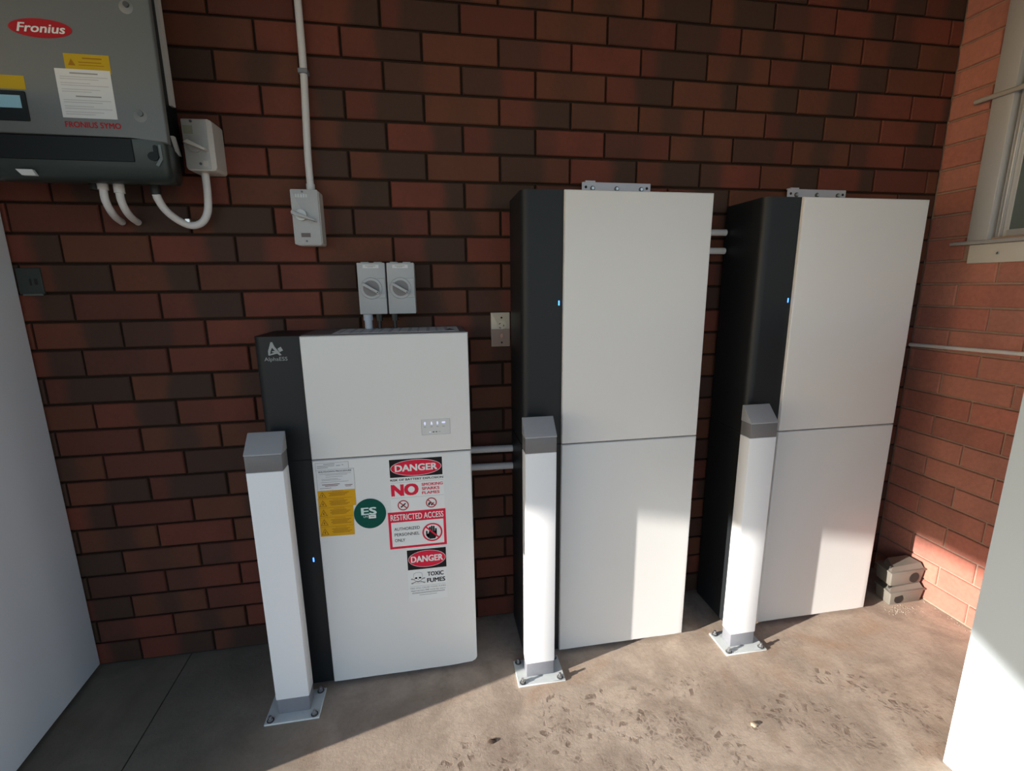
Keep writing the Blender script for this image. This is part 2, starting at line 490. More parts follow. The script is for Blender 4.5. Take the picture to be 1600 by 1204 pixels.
M['led_white'] = emit('display_led_white', (0.70, 0.70, 1.0), 0.55)
M['screen'] = emit('lcd_backlight', (0.19, 0.34, 0.40), 0.16)

def glass_material():
    mat = bpy.data.materials.new('window_glass'); t = NT(mat)
    t.set(Base_Color=(0.20, 0.25, 0.24), Roughness=0.06, IOR=1.45, Transmission_Weight=0.45)  # grey-green body colour stands in for the reflection in the pane
    return mat
M['glass'] = glass_material()
M['room_dark'] = plain('dim_interior', (0.10, 0.13, 0.13), 0.9)

# ------------------------------------------------------------------ setting: floor, ground, ceiling
XC = 1.61                       # inside corner of the two brick walls
H_CEIL = 2.45
fl = empty('floor', (0, 0, 0), 'brown stained concrete floor marked with dried mud and sole treads', None, None, 'structure')
J0, J1 = (-1.2753, -0.188), (-1.2658, -0.4293)                         # saw-cut joint in the slab
jd = (J1[0]-J0[0]) / (J1[1]-J0[1])
def jx(y): return J0[0] + (y - J0[1]) * jd
YF, YB = -4.6, 0.03
prism('slab', [(jx(YB)+0.002, YB), (jx(YF)+0.002, YF), (2.0, YF), (2.0, YB)], 'z', -0.10, 0.0, M['floor'], fl)
prism('slab', [(-8.6, YB), (-8.6, YF), (jx(YF)-0.002, YF), (jx(YB)-0.002, YB)], 'z', -0.10, 0.0, M['floor'], fl)
g = box('ground', -40, 12, -40, 12, -0.16, -0.105, M['ground'])
tag(g, 'dry bare ground outside around the concrete slab', None, None, 'structure')

# unseen roof: left edge and wing shaped to cut off the low sun
roof_pts = [(2.0, 0.4), (-8.9, 0.4), (-8.38, -1.5), (-7.62, -2.80), (-7.62, -3.18), (-9.4, -4.6), (-9.4, -5.0), (-6.0, -5.0), (-5.6, -3.3), (2.0, -3.3)]
c = prism('ceiling', roof_pts[::-1], 'z', H_CEIL, H_CEIL + 0.12, M['ceiling'])
tag(c, 'unseen flat roof over the brick corner and concrete slab', None, None, 'structure')

# ------------------------------------------------------------------ setting: brick walls
def brick_mesh(name, L, along, mat):
    """one brick, face at 0, 230 mm x 76 mm with softened front edges; local origin at its lower left front corner"""
    e = 0.0028; d0 = 0.0; d1 = 0.0035; d2 = 0.045; h = 0.079
    rings = []
    for inset, d in ((e, d0), (0, d1), (0, d2)):
        rings.append([(inset, d, inset), (L-inset, d, inset), (L-inset, d, h-inset), (inset, d, h-inset)])
    vs_, fs = [], []
    for r in rings:
        for (a, d, z) in r:
            vs_.append((a, d, z) if along == 'x' else (d, -a, z))
    fs.append((0, 1, 2, 3))
    for k in range(2):
        for i in range(4):
            fs.append((4*k+i, 4*(k+1)+i, 4*(k+1)+(i+1) % 4, 4*k+(i+1) % 4))
    me = bpy.data.meshes.new(name)
    me.from_pydata(vs_, [], fs); me.update()
    bm = bmesh.new(); bm.from_mesh(me); bmesh.ops.recalc_face_normals(bm, faces=bm.faces[:])
    # the open back sits in the mortar: normals must point to the room
    bm.faces.ensure_lookup_table()
    want = Vector((0, -1, 0)) if along == 'x' else Vector((-1, 0, 0))
    if bm.faces[0].normal.dot(want) < 0: bmesh.ops.reverse_faces(bm, faces=bm.faces[:])
    bm.to_mesh(me); bm.free()
    me.materials.append(mat)
    return me

CAB_W = 0.607
CABS = [(-0.868, 1.167), (-0.0935, 1.577), (0.702, 1.573)]             # left edge, top
OCC = [(x, x + CAB_W, -0.237, -0.02, 0.0, t) for x, t in CABS]
OCC += [(-1.46, -1.015, -0.205, -0.02, 1.58, 2.3), (-2.2, -1.57, -0.68, 0.0, 0.0, 1.75), (0.98, 1.235, -1.36, -0.806, 0, 1.22)]
def blocked(p):
    d = Vector(p) - CAM
    for b in OCC:
        t0, t1 = 0.0, 0.995
        for k in range(3):
            lo, hi = b[2*k], b[2*k+1]
            if abs(d[k]) < 1e-9:
                if not (lo <= CAM[k] <= hi): t0 = 2
                continue
            a, c_ = (lo - CAM[k]) / d[k], (hi - CAM[k]) / d[k]
            if a > c_: a, c_ = c_, a
            t0, t1 = max(t0, a), min(t1, c_)
        if t0 < t1: return True
    return False
def pixel(p):
    d = Vector(p) - CAM
    y = d.dot(fwd)
    if y < 0.05: return (-9999, -9999)
    return (800 + FPX * d.dot(right) / y, 602 - FPX * d.dot(up) / y)
def visible_area(corner_fn, L):
    cnt = 0
    for i in range(7):
        for j in range(3):
            p = corner_fn(L * (i + 0.5) / 7, 0.076 * (j + 0.5) / 3)
            u, v = pixel(p)
            if 0 <= u <= 1600 and 0 <= v <= 1204 and not blocked(p): cnt += 1
    p0, p1 = pixel(corner_fn(0, 0)), pixel(corner_fn(L, 0.076))
    return cnt / 21.0 * abs((p1[0]-p0[0]) * (p1[1]-p0[1]))

def lay(wall, along, bricks, mat, limit=300):
    """bricks = list of (start, length, z). The largest seen become objects, the rest one joined part"""
    meshes = {}
    seen = []
    for (s, L, z) in bricks:
        if along == 'x': fn = lambda a, h, s=s, z=z: (s + a, 0.0, z + h)
        else: fn = lambda a, h, s=s, z=z: (XC, s - a, z + h)
        seen.append((visible_area(fn, L), s, L, z))
    order = sorted(range(len(seen)), key=lambda i: -seen[i][0])
    single = [i for i in order[:limit] if seen[i][0] > 0]
    rest = [i for i in range(len(seen)) if i not in set(single)]
    for i in single:
        _, s, L, z = seen[i]
        key = round(L, 4)
        if key not in meshes: meshes[key] = brick_mesh('brick', L, along, mat)
        o = bpy.data.objects.new('brick', meshes[key])
        COL.objects.link(o); o.parent = wall
        j = random.uniform(-0.0012, 0.0012)
        o.location = (s, j, z) if along == 'x' else (XC + j, s, z)
    if rest:
        bm = bmesh.new()
        for i in rest:
            _, s, L, z = seen[i]
            key = round(L, 4)
            if key not in meshes: meshes[key] = brick_mesh('brick', L, along, mat)
            n0 = len(bm.verts)
            bm.from_mesh(meshes[key]); bm.verts.ensure_lookup_table()
            off = Vector((s, 0, z)) if along == 'x' else Vector((XC, s, z))
            for v in bm.verts[n0:]: v.co += off
        me = bpy.data.meshes.new('bricks_unseen'); bm.to_mesh(me); bm.free()
        me.materials.clear(); me.materials.append(mat)
        o = bpy.data.objects.new('hidden_bricks', me); COL.objects.link(o); o.parent = wall
        o['kind'] = 'stuff'

wall_back = box('wall_back', -2.6, 1.9, 0.010, 0.2, 0.0, H_CEIL, M['mortar'])
tag(wall_back, 'back wall of dark red-brown bricks with raked joints', None, None, 'structure')
NROWS = 28
bl = []
for n in range(NROWS):
    z = n * 0.086 + 0.007
    k = -11
    while True:
        s = (k + (0.5 if n % 2 else 0.0)) * 0.24 + 0.0035
        k += 1
        e = s + 0.233
        if e > XC: e = XC
        if s > XC - 0.02: break
        bl.append((s, e - s, z))
lay(wall_back, 'x', bl, M['brick'])

# right wall, with the window opening
WY0, WY1, WZ0, WZ1 = -0.155, -0.98, 1.455, 2.32
bm = bmesh.new()
X0 = XC + 0.008; X1 = XC + 0.2
bm_box(bm, X0, X1, WY0, 0.0079, 0.0, H_CEIL)
bm_box(bm, X0, X1, -1.36, WY1, 0.0, H_CEIL)
bm_box(bm, X0, X1, WY1, WY0, 0.0, WZ0)
bm_box(bm, X0, X1, WY1, WY0, WZ1, H_CEIL)
wall_right = from_bm('wall_right', bm, M['mortar_red'])
tag(wall_right, 'right wall of smooth red bricks below and beside the window', None, None, 'structure')
bl = []
for n in range(NROWS):
    z = n * 0.086 + 0.007
    if n % 2: starts = [(-0.002, 0.2545)] + [(-0.2635 - 0.24*k, 0.233) for k in range(4)]
    else: starts = [(-0.002, 0.1345)] + [(-0.1435 - 0.24*k, 0.233) for k in range(5)]
    for s, L in starts:
        segs = [(s, s - L)]
        if z + 0.079 > WZ0 and z < WZ1:                                # cut round the opening
            out = []
            for a, b in segs:
                if a > WY0: out.append((a, max(b, WY0 + 0.004)))
                if b < WY1: out.append((min(a, WY1 - 0.004), b))
            segs = out
        for a, b in segs:
            if a - b > 0.015: bl.append((a, a - b, z))
lay(wall_right, 'y', bl, M['brick_red'])

# ------------------------------------------------------------------ window
win = empty('window_1', (XC, WY0, WZ0), 'grey aluminium window with dark glass in the right brick wall', None, None, 'structure')
fx0, fx1 = XC - 0.012, XC + 0.09
box('frame_jamb', fx0, fx1, WY0 - 0.062, WY0 + 0.004, WZ0 - 0.01, WZ1, M['alu_paint'], win, 0.003)
box('frame_jamb', fx0, fx1, WY1, WY1 + 0.062, WZ0 - 0.01, WZ1, M['alu_paint'], win, 0.003)
box('frame_head', fx0, fx1, WY1 + 0.062, WY0 - 0.062, WZ1 - 0.06, WZ1, M['alu_paint'], win, 0.003)
box('gasket', XC + 0.02, XC + 0.06, WY0 - 0.072, WY0 - 0.063, WZ0, WZ1 - 0.06, M['gap'], win)
for ya, yb in ((WY0 - 0.072, WY0 - 0.330), (WY0 - 0.345, WY1 + 0.07)):
    sash = empty('sash', (XC, ya, WZ0)); sash.parent = win; sash.location = Vector((XC, ya, WZ0)) - win.location
    def sb(nm, *a, mat=M['alu'], bev=0.002):
        o = box(nm, *a, mat, None, bev); o.parent = sash; o.location = -Vector((XC, ya, WZ0)); return o
    sb('sash_stile', XC + 0.005, XC + 0.03, ya - 0.013, ya, WZ0, WZ1 - 0.06)
    sb('sash_stile', XC + 0.018, XC + 0.035, ya - 0.030, ya - 0.0131, WZ0, WZ1 - 0.06, mat=M['alu_paint'])
    sb('sash_stile', XC + 0.005, XC + 0.03, yb, yb + 0.013, WZ0, WZ1 - 0.06)
    sb('sash_rail', XC + 0.010, XC + 0.03, yb + 0.013, ya - 0.031, WZ0, WZ0 + 0.022, mat=M['alu_paint'])
    sb('sash_rail', XC + 0.010, XC + 0.03, yb + 0.013, ya - 0.031, WZ1 - 0.09, WZ1 - 0.06, mat=M['alu_paint'])
    sb('pane', XC + 0.020, XC + 0.024, yb + 0.012, ya - 0.029, WZ0 + 0.02, WZ1 - 0.085, mat=M['glass'], bev=0)
sill = box('sill_board', XC - 0.016, XC + 0.004, WY1 - 0.05, WY0 - 0.012, 1.366, 1.432, M['sill_paint'], win, 0.003)
box('sill_ledge', XC - 0.034, XC + 0.09, WY1 - 0.05, WY0 + 0.045, 1.433, 1.446, M['alu_paint'], win, 0.003)
sc_ = bmesh.new(); bm_cyl(sc_, (XC - 0.0158, -0.262, 1.398), (-1, 0, 0), 0.0055, 0.004, 0.003, 12)
from_bm('screw', sc_, M['bolt'], win, 40)
# dim room behind the glass
bm = bmesh.new()
bm_box(bm, XC + 0.21, XC + 1.9, -1.35, 0.5, 0.9, 2.4)
for f in bm.faces[:]:
    if f.calc_center_median().x < XC + 0.3: bm.faces.remove(f)
room = from_bm('wall_room', bm, M['room_dark'])
tag(room, 'dim room behind the window glass', None, None, 'structure')

# ------------------------------------------------------------------ battery cabinets
F = -0.237           # face of the white panels
FD = -0.225          # face of the charcoal strip
BACK = -0.022
def cabinet(x0, top, zs, name, label, group, round_low=False, led=None, bracket=None):
    t = empty(name, (x0 + CAB_W/2, -0.13, 0), label, 'battery cabinet', group)
    xw = x0 + 0.1285; x1 = x0 + CAB_W
    r = 0.026
    foot = [(x0, BACK)] + [(x0 + r - r*math.cos(a), FD + r - r*math.sin(a)) for a in (math.radians(90*i/8) for i in range(9))]
    foot += [(x1 - 0.010, FD), (x1 - 0.004, FD + 0.006), (x1 - 0.004, BACK)]
    zz = [0.014] + zs + [top]
    for i in range(len(zz) - 1):
        za = zz[i] + (0.0018 if i else 0); zb = zz[i+1] - (0.0018 if i < len(zz) - 2 else 0)
        prism('module_body', foot[::-1], 'z', za, zb, M['dark_panel'], t, 0, smooth=30)
        # white front panel with softened corners
        if i == 0:
            w = x1 - xw
            rr = 0.016
            pts = [(xw, za)]
            for q, (a, b) in enumerate(((0.02, 0.20), (0.40, 0.60), (0.78, 0.95))):
                # the lower edge steps up over three hand gaps
                pts += [(xw + w*a, za), (xw + w*a + 0.003, za + 0.007), (xw + w*b - 0.003, za + 0.007), (xw + w*b, za)]
            if round_low:
                pts = pts[:-2] + [(x1 - rr, za + 0.007)] + [(x1 - rr + rr*math.sin(a), za + 0.007 + rr - rr*math.cos(a)) for a in (math.radians(90*k/6) for k in range(1, 7))]
            else:
                pts += [(x1, za)]
            pts += [(x1, zb), (xw, zb)]
        else:
            pts = [(xw, za), (x1, za), (x1, zb), (xw, zb)]
        prism('front_panel', pts, 'y', F, FD + 0.0, M['white_panel'], t, 0.0045, 3, 35)
    box('joint_gasket', x0 + 0.004, x1 - 0.006, FD + 0.004, BACK - 0.004, zs[0] - 0.0019, zs[0] + 0.0019, M['gap'], t)
    box('plinth', x0 + 0.012, x1 - 0.02, FD + 0.012, BACK - 0.01, 0.0, 0.0141, M['plinth'], t)
    if led:
        lx, lz = led
        prism('status_light', rounded(lx - 0.0022, lx + 0.0022, lz - 0.0075, lz + 0.0075, 0.0015, 3), 'y', FD - 0.0006, FD + 0.001, M['led_blue'], t)
    if bracket:
        bx0, bx1 = bracket
        br = box('wall_bracket', bx0, bx1, -0.024, -0.020, top - 0.02, top + 0.066, M['bracket'], t, 0.0008, 1)
        for q in ((0.05, 0.035),):
            box('bracket_tab', bx0 + (bx1-bx0)*q[0], bx0 + (bx1-bx0)*q[0] + q[1], -0.022, -0.0005, top + 0.066, top + 0.071, M['bracket'], br).location = (0, 0, 0)
        for q, rr in ((0.055, 0.0045), (0.945, 0.0045)):
            cyl('bolt_hole', (bx0 + (bx1-bx0)*q, -0.0235, top + 0.050), (0, -1, 0), rr, 0.0012, M['hole'], br).location = (0, 0, 0)
        for q in (0.15, 0.50, 0.86):
            cyl('washer', (bx0 + (bx1-bx0)*q, -0.0235, top + 0.046), (0, -1, 0), 0.0085, 0.002, M['bolt_dark'], br).location = (0, 0, 0)
            cyl('bolt_head', (bx0 + (bx1-bx0)*q, -0.0252, top + 0.046), (0, -1, 0), 0.005, 0.005, M['bolt'], br, n=6).location = (0, 0, 0)
    return t

GB = 'white and charcoal battery cabinets along the brick wall'
cab1 = cabinet(CABS[0][0], CABS[0][1], [0.7950], 'battery_cabinet', 'short white and charcoal battery cabinet covered with danger stickers', GB, True, (-0.7664, 0.4625))
cab2 = cabinet(CABS[1][0], CABS[1][1], [0.7925], 'battery_cabinet', 'tall plain white and charcoal battery cabinet between the sticker cabinet and the corner cabinet', GB, False, (0.0235, 1.2485), (0.155, 0.402))
cab3 = cabinet(CABS[2][0], CABS[2][1], [0.7865], 'battery_cabinet', 'tall plain white and charcoal battery cabinet nearest the brick corner and window', GB, False, (0.8195, 1.2455), (0.937, 1.182))

# top grille and label strip on the short cabinet
tp = box('top_plate', CABS[0][0] + 0.130, CABS[0][0] + CAB_W - 0.006, FD + 0.004, BACK, 1.1665, 1.1690, plain('brown_grey_top', (0.16, 0.135, 0.135), 0.5), cab1, 0.0008, 1)
ls = box('top_label', -0.655, -0.285, -0.205, -0.045, 1.1690, 1.1697, M['s_paper'], cab1)
for k in range(12):
    xx = -0.640 + k * 0.0285
    box('printed_rule', xx, xx + (0.010 if k % 2 else 0.006), -0.200, -0.050, 1.1697, 1.1700, plain('rule_grey', (0.40, 0.41, 0.44), 0.5) if k == 0 else bpy.data.materials['rule_grey'], ls).location = (0, 0, 0)
prism('warning_triangle', [(-0.325, -0.17), (-0.297, -0.17), (-0.311, -0.12)], 'z', 1.1697, 1.1701, M['s_black'], ls).location = (0, 0, 0)

# maker's mark on the charcoal strip
lg = empty('logo', (-0.81, FD, 1.12)); lg.parent = cab1; lg.location = Vector((-0.81, FD, 1.12)) - cab1.location
def sub(o, par_world):
    o.location = -Vector(par_world); return o
LW = (-0.81, FD, 1.12)
def mark(pts, nm='logo_stroke'):
    o = prism(nm, pts, 'y', FD - 0.0005, FD + 0.0005, M['logo_grey'], None)
    o.parent = lg; o.location = -Vector(LW)
lx, lz, ls_ = -0.8290, 1.1135, 0.0345 / 380.0
def L2(pts): return [(lx + (a - 450) * ls_ * 0.97, lz + (700 - b) * ls_) for a, b in pts]
mark(L2([(450, 690), (455, 560), (555, 280), (610, 280), (660, 420), (850, 690), (790, 705), (740, 660), (585, 450), (530, 560), (500, 700)]))
mark(L2([(500, 695), (740, 640), (680, 560), (590, 560), (560, 590), (640, 610), (520, 650)]))
mark(L2([(745, 490), (850, 430), (910, 550), (800, 600)]))
lt = text('logo_lettering', 'AlphaESS', -0.8410, -0.7790, 1.0945, 1.1085, FD, M['logo_grey'], None); lt.parent = lg; lt.location = -Vector(LW)

# display on the upper white panel
dp = box('display_panel', -0.4110, -0.3240, F - 0.0008, F + 0.001, 0.8540, 0.9032, plain('display_film', (0.60, 0.595, 0.57), 0.3), cab1, 0.0004, 1)
def kid(o, parent): o.parent = parent; o.location = (0, 0, 0); return o
for k, (cx, w_) in enumerate(((-0.4005, 0.006), (-0.3805, 0.005), (-0.3625, 0.004), (-0.3440, 0.011))):
    if k == 0: pts = [(cx - 0.003, 0.8925), (cx - 0.001, 0.8850), (cx + 0.001, 0.8850), (cx + 0.003, 0.8925), (cx, 0.8965)]
    elif k == 1: pts = [(cx - 0.003, 0.8862), (cx + 0.003, 0.8862), (cx + 0.001, 0.8955), (cx - 0.001, 0.8955)]
    elif k == 2: pts = rounded(cx - 0.002, cx + 0.002, 0.886, 0.8955, 0.0015, 3)
    else: pts = rounded(cx - 0.0055, cx + 0.0055, 0.8890, 0.8945, 0.0025, 3)
    kid(prism('lit_icon', pts, 'y', F - 0.0012, F - 0.0007, M['led_white']), dp)
kid(prism('lit_icon', rounded(-0.3888, -0.3838, 0.8615, 0.8640, 0.001, 3), 'y', F - 0.0012, F - 0.0007, M['led_white']), dp)
kid(bars('printed_caption', [(-0.404, -0.398, 0.8785, 0.8800), (-0.384, -0.378, 0.8785, 0.8800), (-0.366, -0.359, 0.8785, 0.8800), (-0.348, -0.340, 0.8785, 0.8800)], F - 0.0008, M['s_grey'], None), dp)
kid(bars('charge_bar', [(-0.3785, -0.3725, 0.8615, 0.8640), (-0.3690, -0.3640, 0.8615, 0.8640)], F - 0.0008, M['s_black'], None), dp)
kid(bars('charge_bar', [(-0.3600, -0.3545, 0.8620, 0.8636)], F - 0.0008, M['s_grey'], None), dp)
kid(bars('display_frame', [(-0.4112, -0.4106, 0.854, 0.9032), (-0.4112, -0.324, 0.8538, 0.8544), (-0.3244, -0.3238, 0.854, 0.9032)], F - 0.0008, M['s_grey'], None), dp)

# stickers on the lower white panel
def sticker(name, pts, mat, y=F, th=0.0005, label=None):
    o = prism(name, pts, 'y', y - th, y + 0.0002, mat, cab1, 0, smooth=None)
    if label: o['label'] = label
    return o
def rect(x0, x1, z0, z1): return [(x0, z0), (x1, z0), (x1, z1), (x0, z1)]
YS = F - 0.0005
def flat(name, pts, mat, par, lev=1):
    return kid(prism(name, pts, 'y', YS - 0.00022 * lev, YS + 0.0001, mat, None, 0, smooth=None), par)
def write(s, x0, x1, z0, z1, mat, par, lev=1, bold=0.0, name='lettering'):
    return kid(text(name, s, x0, x1, z0, z1, YS - 0.00022 * (lev - 1), mat, None, bold, 0.00025), par)

# two paper notices
p1 = sticker('paper_notice', rect(-0.7307, -0.6345, 0.7600, 0.7858), M['s_paper'], F, 0.0004, 'small white printed notice')
YS = F - 0.0004
kid(bars('notice_border', [(-0.7307, -0.6345, 0.7850, 0.7858), (-0.6353, -0.6345, 0.764, 0.7858), (-0.7307, -0.7299, 0.762, 0.7858)], YS, M['s_grey'], None), p1)
kid(bars('fine_print', [(-0.707, -0.675, 0.7795, 0.7815), (-0.726, -0.676, 0.7740, 0.7758), (-0.671, -0.659, 0.7735, 0.7755), (-0.726, -0.694, 0.7690, 0.7707), (-0.654, -0.650, 0.775, 0.777)], YS, M['s_grey'], None), p1)
p2 = sticker('paper_notice', rect(-0.7300, -0.6205, 0.6950, 0.7632), M['s_paper'], F, 0.0008, 'white printed shutdown procedure notice')
YS = F - 0.0008
write('SHUTDOWN PROCEDURE', -0.7235, -0.6275, 0.7545, 0.7595, M['s_black'], p2, 1, 0.01)
kid(bars('fine_print', [(-0.722, -0.630, 0.7490, 0.7500), (-0.704, -0.640, 0.7450, 0.7460), (-0.704, -0.655, 0.7390, 0.7400), (-0.716, -0.668, 0.7325, 0.7335), (-0.716, -0.660, 0.7285, 0.7295), (-0.718, -0.638, 0.7225, 0.7235)], YS, M['s_grey'], None), p2)
kid(bars('fine_print', [(-0.716, -0.665, 0.7145, 0.7165), (-0.708, -0.670, 0.7100, 0.7120), (-0.650, -0.628, 0.7095, 0.7115), (-0.648, -0.632, 0.7055, 0.7070), (-0.723, -0.690, 0.7035, 0.7045)], YS, plain('ink_maroon', (0.16, 0.06, 0.05), 0.5), None), p2)
kid(bars('notice_border', [(-0.7300, -0.6205, 0.7626, 0.7632), (-0.6211, -0.6205, 0.695, 0.7632), (-0.7300, -0.7294, 0.695, 0.7632)], YS, M['s_grey'], None), p2)
# orange warning sheet of five rows
po = sticker('warning_sheet', [(-0.7345, 0.5452), (-0.6335, 0.5432), (-0.6310, 0.6420), (-0.6215, 0.6420), (-0.6215, 0.6952), (-0.7310, 0.6965)], M['s_orange'], F, 0.0011, 'orange sheet of five electrical warnings')
YS = F - 0.0011
rows5 = [(0.6965, 0.6700), (0.6700, 0.6400), (0.6400, 0.6080), (0.6080, 0.5770), (0.5770, 0.5450)]
for k, (zt, zb) in enumerate(rows5):
    cx = -0.7180 - 0.0006 * k; h = (zt - zb)
    zc = zb + h * 0.15; hh = h * 0.72
    flat('warning_triangle', [(cx - 0.0115, zc), (cx + 0.0115, zc), (cx, zc + hh)], M['s_orange_ink'], po)
    flat('triangle_field', [(cx - 0.0080, zc + 0.0020), (cx + 0.0080, zc + 0.0020), (cx, zc + hh - 0.0045)], M['s_orange'], po, 2)
    flat('bolt_symbol', [(cx - 0.0012, zc + hh*0.30), (cx + 0.0002, zc + hh*0.16), (cx + 0.0018, zc + hh*0.34), (cx + 0.0004, zc + hh*0.36), (cx + 0.0016, zc + hh*0.62), (cx - 0.0016, zc + hh*0.40)], M['s_black'], po, 3)
    write('WARNING', -0.689, -0.656, zt - 0.0058, zt - 0.0024, M['s_orange_ink'], po, 1, 0.01)
    kid(bars('fine_print', [(-0.700 + 0.004*(q % 2), -0.640 - 0.006*((q+k) % 3), zt - 0.0102 - 0.0042*q, zt - 0.0082 - 0.0042*q) for q in range(4 if k else 3)], YS, M['s_orange_ink'], None), po)
    if k: kid(bars('row_rule', [(-0.7335, -0.6325, zt - 0.0003, zt + 0.0003)], YS, M['s_orange_ink'], None), po)
# round green sign
es = sticker('round_sign', ellipse(-0.5825, 0.6090, 0.0485, 0.0500), M['s_green'], F, 0.0014, 'round dark green ES sign')
YS = F - 0.0014
write('ES', -0.6090, -0.5620, 0.6055, 0.6305, M['s_mint'], es, 1, 0.03)
write('UN', -0.6030, -0.5900, 0.5965, 0.6030, M['s_mint'], es, 1, 0.0)
flat('blank_label', rect(-0.5875, -0.5650, 0.5925, 0.6045), M['s_white'], es)
kid(bars('fine_print', [(-0.582, -0.570, 0.5975, 0.6000)], YS - 0.0002, M['s_grey'], None), es)
# danger: risk of battery explosion
d1 = sticker('danger_sign', rect(-0.5175, -0.3500, 0.6000, 0.7830), M['s_white'], F, 0.0004, 'danger sign about battery explosion and no smoking')
YS = F - 0.0004
flat('black_header', rect(-0.5150, -0.3535, 0.7215, 0.7805), M['s_black'], d1)
flat('oval_rim', ellipse(-0.4342, 0.7508, 0.0780, 0.0268), M['s_white'], d1, 2)
flat('red_oval', ellipse(-0.4342, 0.7508, 0.0766, 0.0254), M['s_red'], d1, 3)
write('DANGER', -0.4990, -0.3690, 0.7400, 0.7625, M['s_white'], d1, 4, 0.035)
write('RISK OF BATTERY EXPLOSION', -0.5150, -0.3520, 0.7095, 0.7165, M['s_black'], d1, 1, 0.025)
kid(bars('rule', [(-0.5155, -0.3520, 0.7040, 0.7045), (-0.5155, -0.3520, 0.6525, 0.6530)], YS, M['s_grey'], None), d1)
write('NO', -0.5145, -0.4300, 0.6590, 0.6985, M['s_red'], d1, 1, 0.055)
for s_, w_, z_ in (('SMOKING', 0.0660, 0.6875), ('SPARKS', 0.0550, 0.6735), ('FLAMES', 0.0550, 0.6595)):
    write(s_, -0.4200, -0.4200 + w_, z_, z_ + 0.0095, M['s_red'], d1, 1, 0.03)
for cx, cz in ((-0.4800, 0.6275), (-0.3925, 0.6290)):
    flat('symbol_field', ellipse(cx, cz, 0.0165, 0.0165, 32), M['s_white'], d1)
    kid(ring('prohibition_ring', cx, cz, 0.0172, 0.0140, YS - 0.0004, M['s_darkred'], None, slash=0.0032), d1)
flat('cigarette_symbol', [(-0.489, 0.6225), (-0.486, 0.6190), (-0.4715, 0.6320), (-0.4735, 0.6350)], M['s_black'], d1, 2)
flat('match_symbol', [(-0.4030, 0.6210), (-0.3985, 0.6190), (-0.3960, 0.6270), (-0.3930, 0.6190), (-0.3890, 0.6200), (-0.3840, 0.6290), (-0.3860, 0.6300), (-0.3920, 0.6235), (-0.3960, 0.6310), (-0.4020, 0.6285)], M['s_black'], d1, 2)
# restricted access
ra = sticker('restricted_sign', rect(-0.5290, -0.3490, 0.4785, 0.6055), M['s_red'], F, 0.0008, 'red bordered restricted access sign with barred hand')
YS = F - 0.0008
flat('white_field', rect(-0.5210, -0.3570, 0.4865, 0.5705), M['s_white'], ra)
write('RESTRICTED ACCESS', -0.5215, -0.3560, 0.5770, 0.5975, M['s_white'], ra, 1, 0.015)
for s_, w_, z_ in (('AUTHORIZED', 0.0800, 0.5420), ('PERSONNEL', 0.0780, 0.5225), ('ONLY', 0.0320, 0.5030)):
    write(s_, -0.5125, -0.5125 + w_, z_, z_ + 0.0105, M['s_black'], ra, 2, 0.008)
hx, hz = -0.3935, 0.5265
bm = bmesh.new()
def hp(pts): prism_bm(bm, pts, 'y', YS - 0.0006, YS - 0.0001)
hp([(hx - 0.016, hz - 0.010), (hx - 0.010, hz - 0.0230), (hx + 0.008, hz - 0.0230), (hx + 0.014, hz - 0.012), (hx + 0.014, hz + 0.004), (hx - 0.010, hz + 0.004)])
for a, b in ((-0.0100, 0.0190), (-0.0040, 0.0225), (0.0022, 0.0215)):
    hp(rounded(hx + a, hx + a + 0.0052, hz + 0.002, hz + b, 0.0024, 4, (0, 0, 1, 1)))
hp(rounded(hx + 0.0088, hx + 0.0140, hz - 0.002, hz + 0.0130, 0.0024, 4, (0, 0, 1, 1)))
hp(rounded(hx - 0.0205, hx - 0.0155, hz - 0.012, hz + 0.0060, 0.0022, 4, (0, 0, 1, 1)))
hp([(hx - 0.0205, hz - 0.010), (hx - 0.013, hz - 0.021), (hx - 0.010, hz - 0.008), (hx - 0.0155, hz - 0.004)])
kid(from_bm('hand_symbol', bm, M['s_black']), ra)
kid(ring('prohibition_ring', hx, hz, 0.0320, 0.0270, YS - 0.0005, M['s_red'], None, slash=0.0050), ra)
# danger: toxic fumes
d2 = sticker('danger_sign', rect(-0.4800, -0.3530, 0.2840, 0.4715), M['s_white'], F, 0.0006, 'danger sign about toxic fumes with skull')
YS = F - 0.0006
flat('black_header', rect(-0.4778, -0.3532, 0.3980, 0.4690), M['s_black'], d2)
flat('oval_rim', ellipse(-0.4150, 0.4345, 0.0600, 0.0300), M['s_white'], d2, 2)
flat('red_oval', ellipse(-0.4150, 0.4345, 0.0588, 0.0288), M['s_red'], d2, 3)
write('DANGER', -0.4665, -0.3635, 0.4240, 0.4465, M['s_white'], d2, 4, 0.035)
write('TOXIC', -0.4165, -0.3635, 0.3700, 0.3855, M['s_black'], d2, 1, 0.035)
write('FUMES', -0.4185, -0.3590, 0.3465, 0.3625, M['s_black'], d2, 1, 0.035)
sx, sz = -0.4470, 0.3680
for dx_, dz_ in ((1, 1), (-1, 1)):
    a = math.radians(22 * dx_)
    bmc = []
    for q in (-0.021, 0.021):
        bmc.append((sx + q*math.cos(a), sz - 0.0115 + q*math.sin(a)))
    (xa, za), (xb, zb) = bmc
    nx, nz = -math.sin(a) * 0.0017, math.cos(a) * 0.0017
    flat('crossbone', [(xa - nx, za - nz), (xb - nx, zb - nz), (xb + nx, zb + nz), (xa + nx, za + nz)], M['s_grey'], d2)
    for (xe, ze) in bmc:
        flat('crossbone_end', ellipse(xe, ze, 0.0034, 0.0026, 14), M['s_grey'], d2)
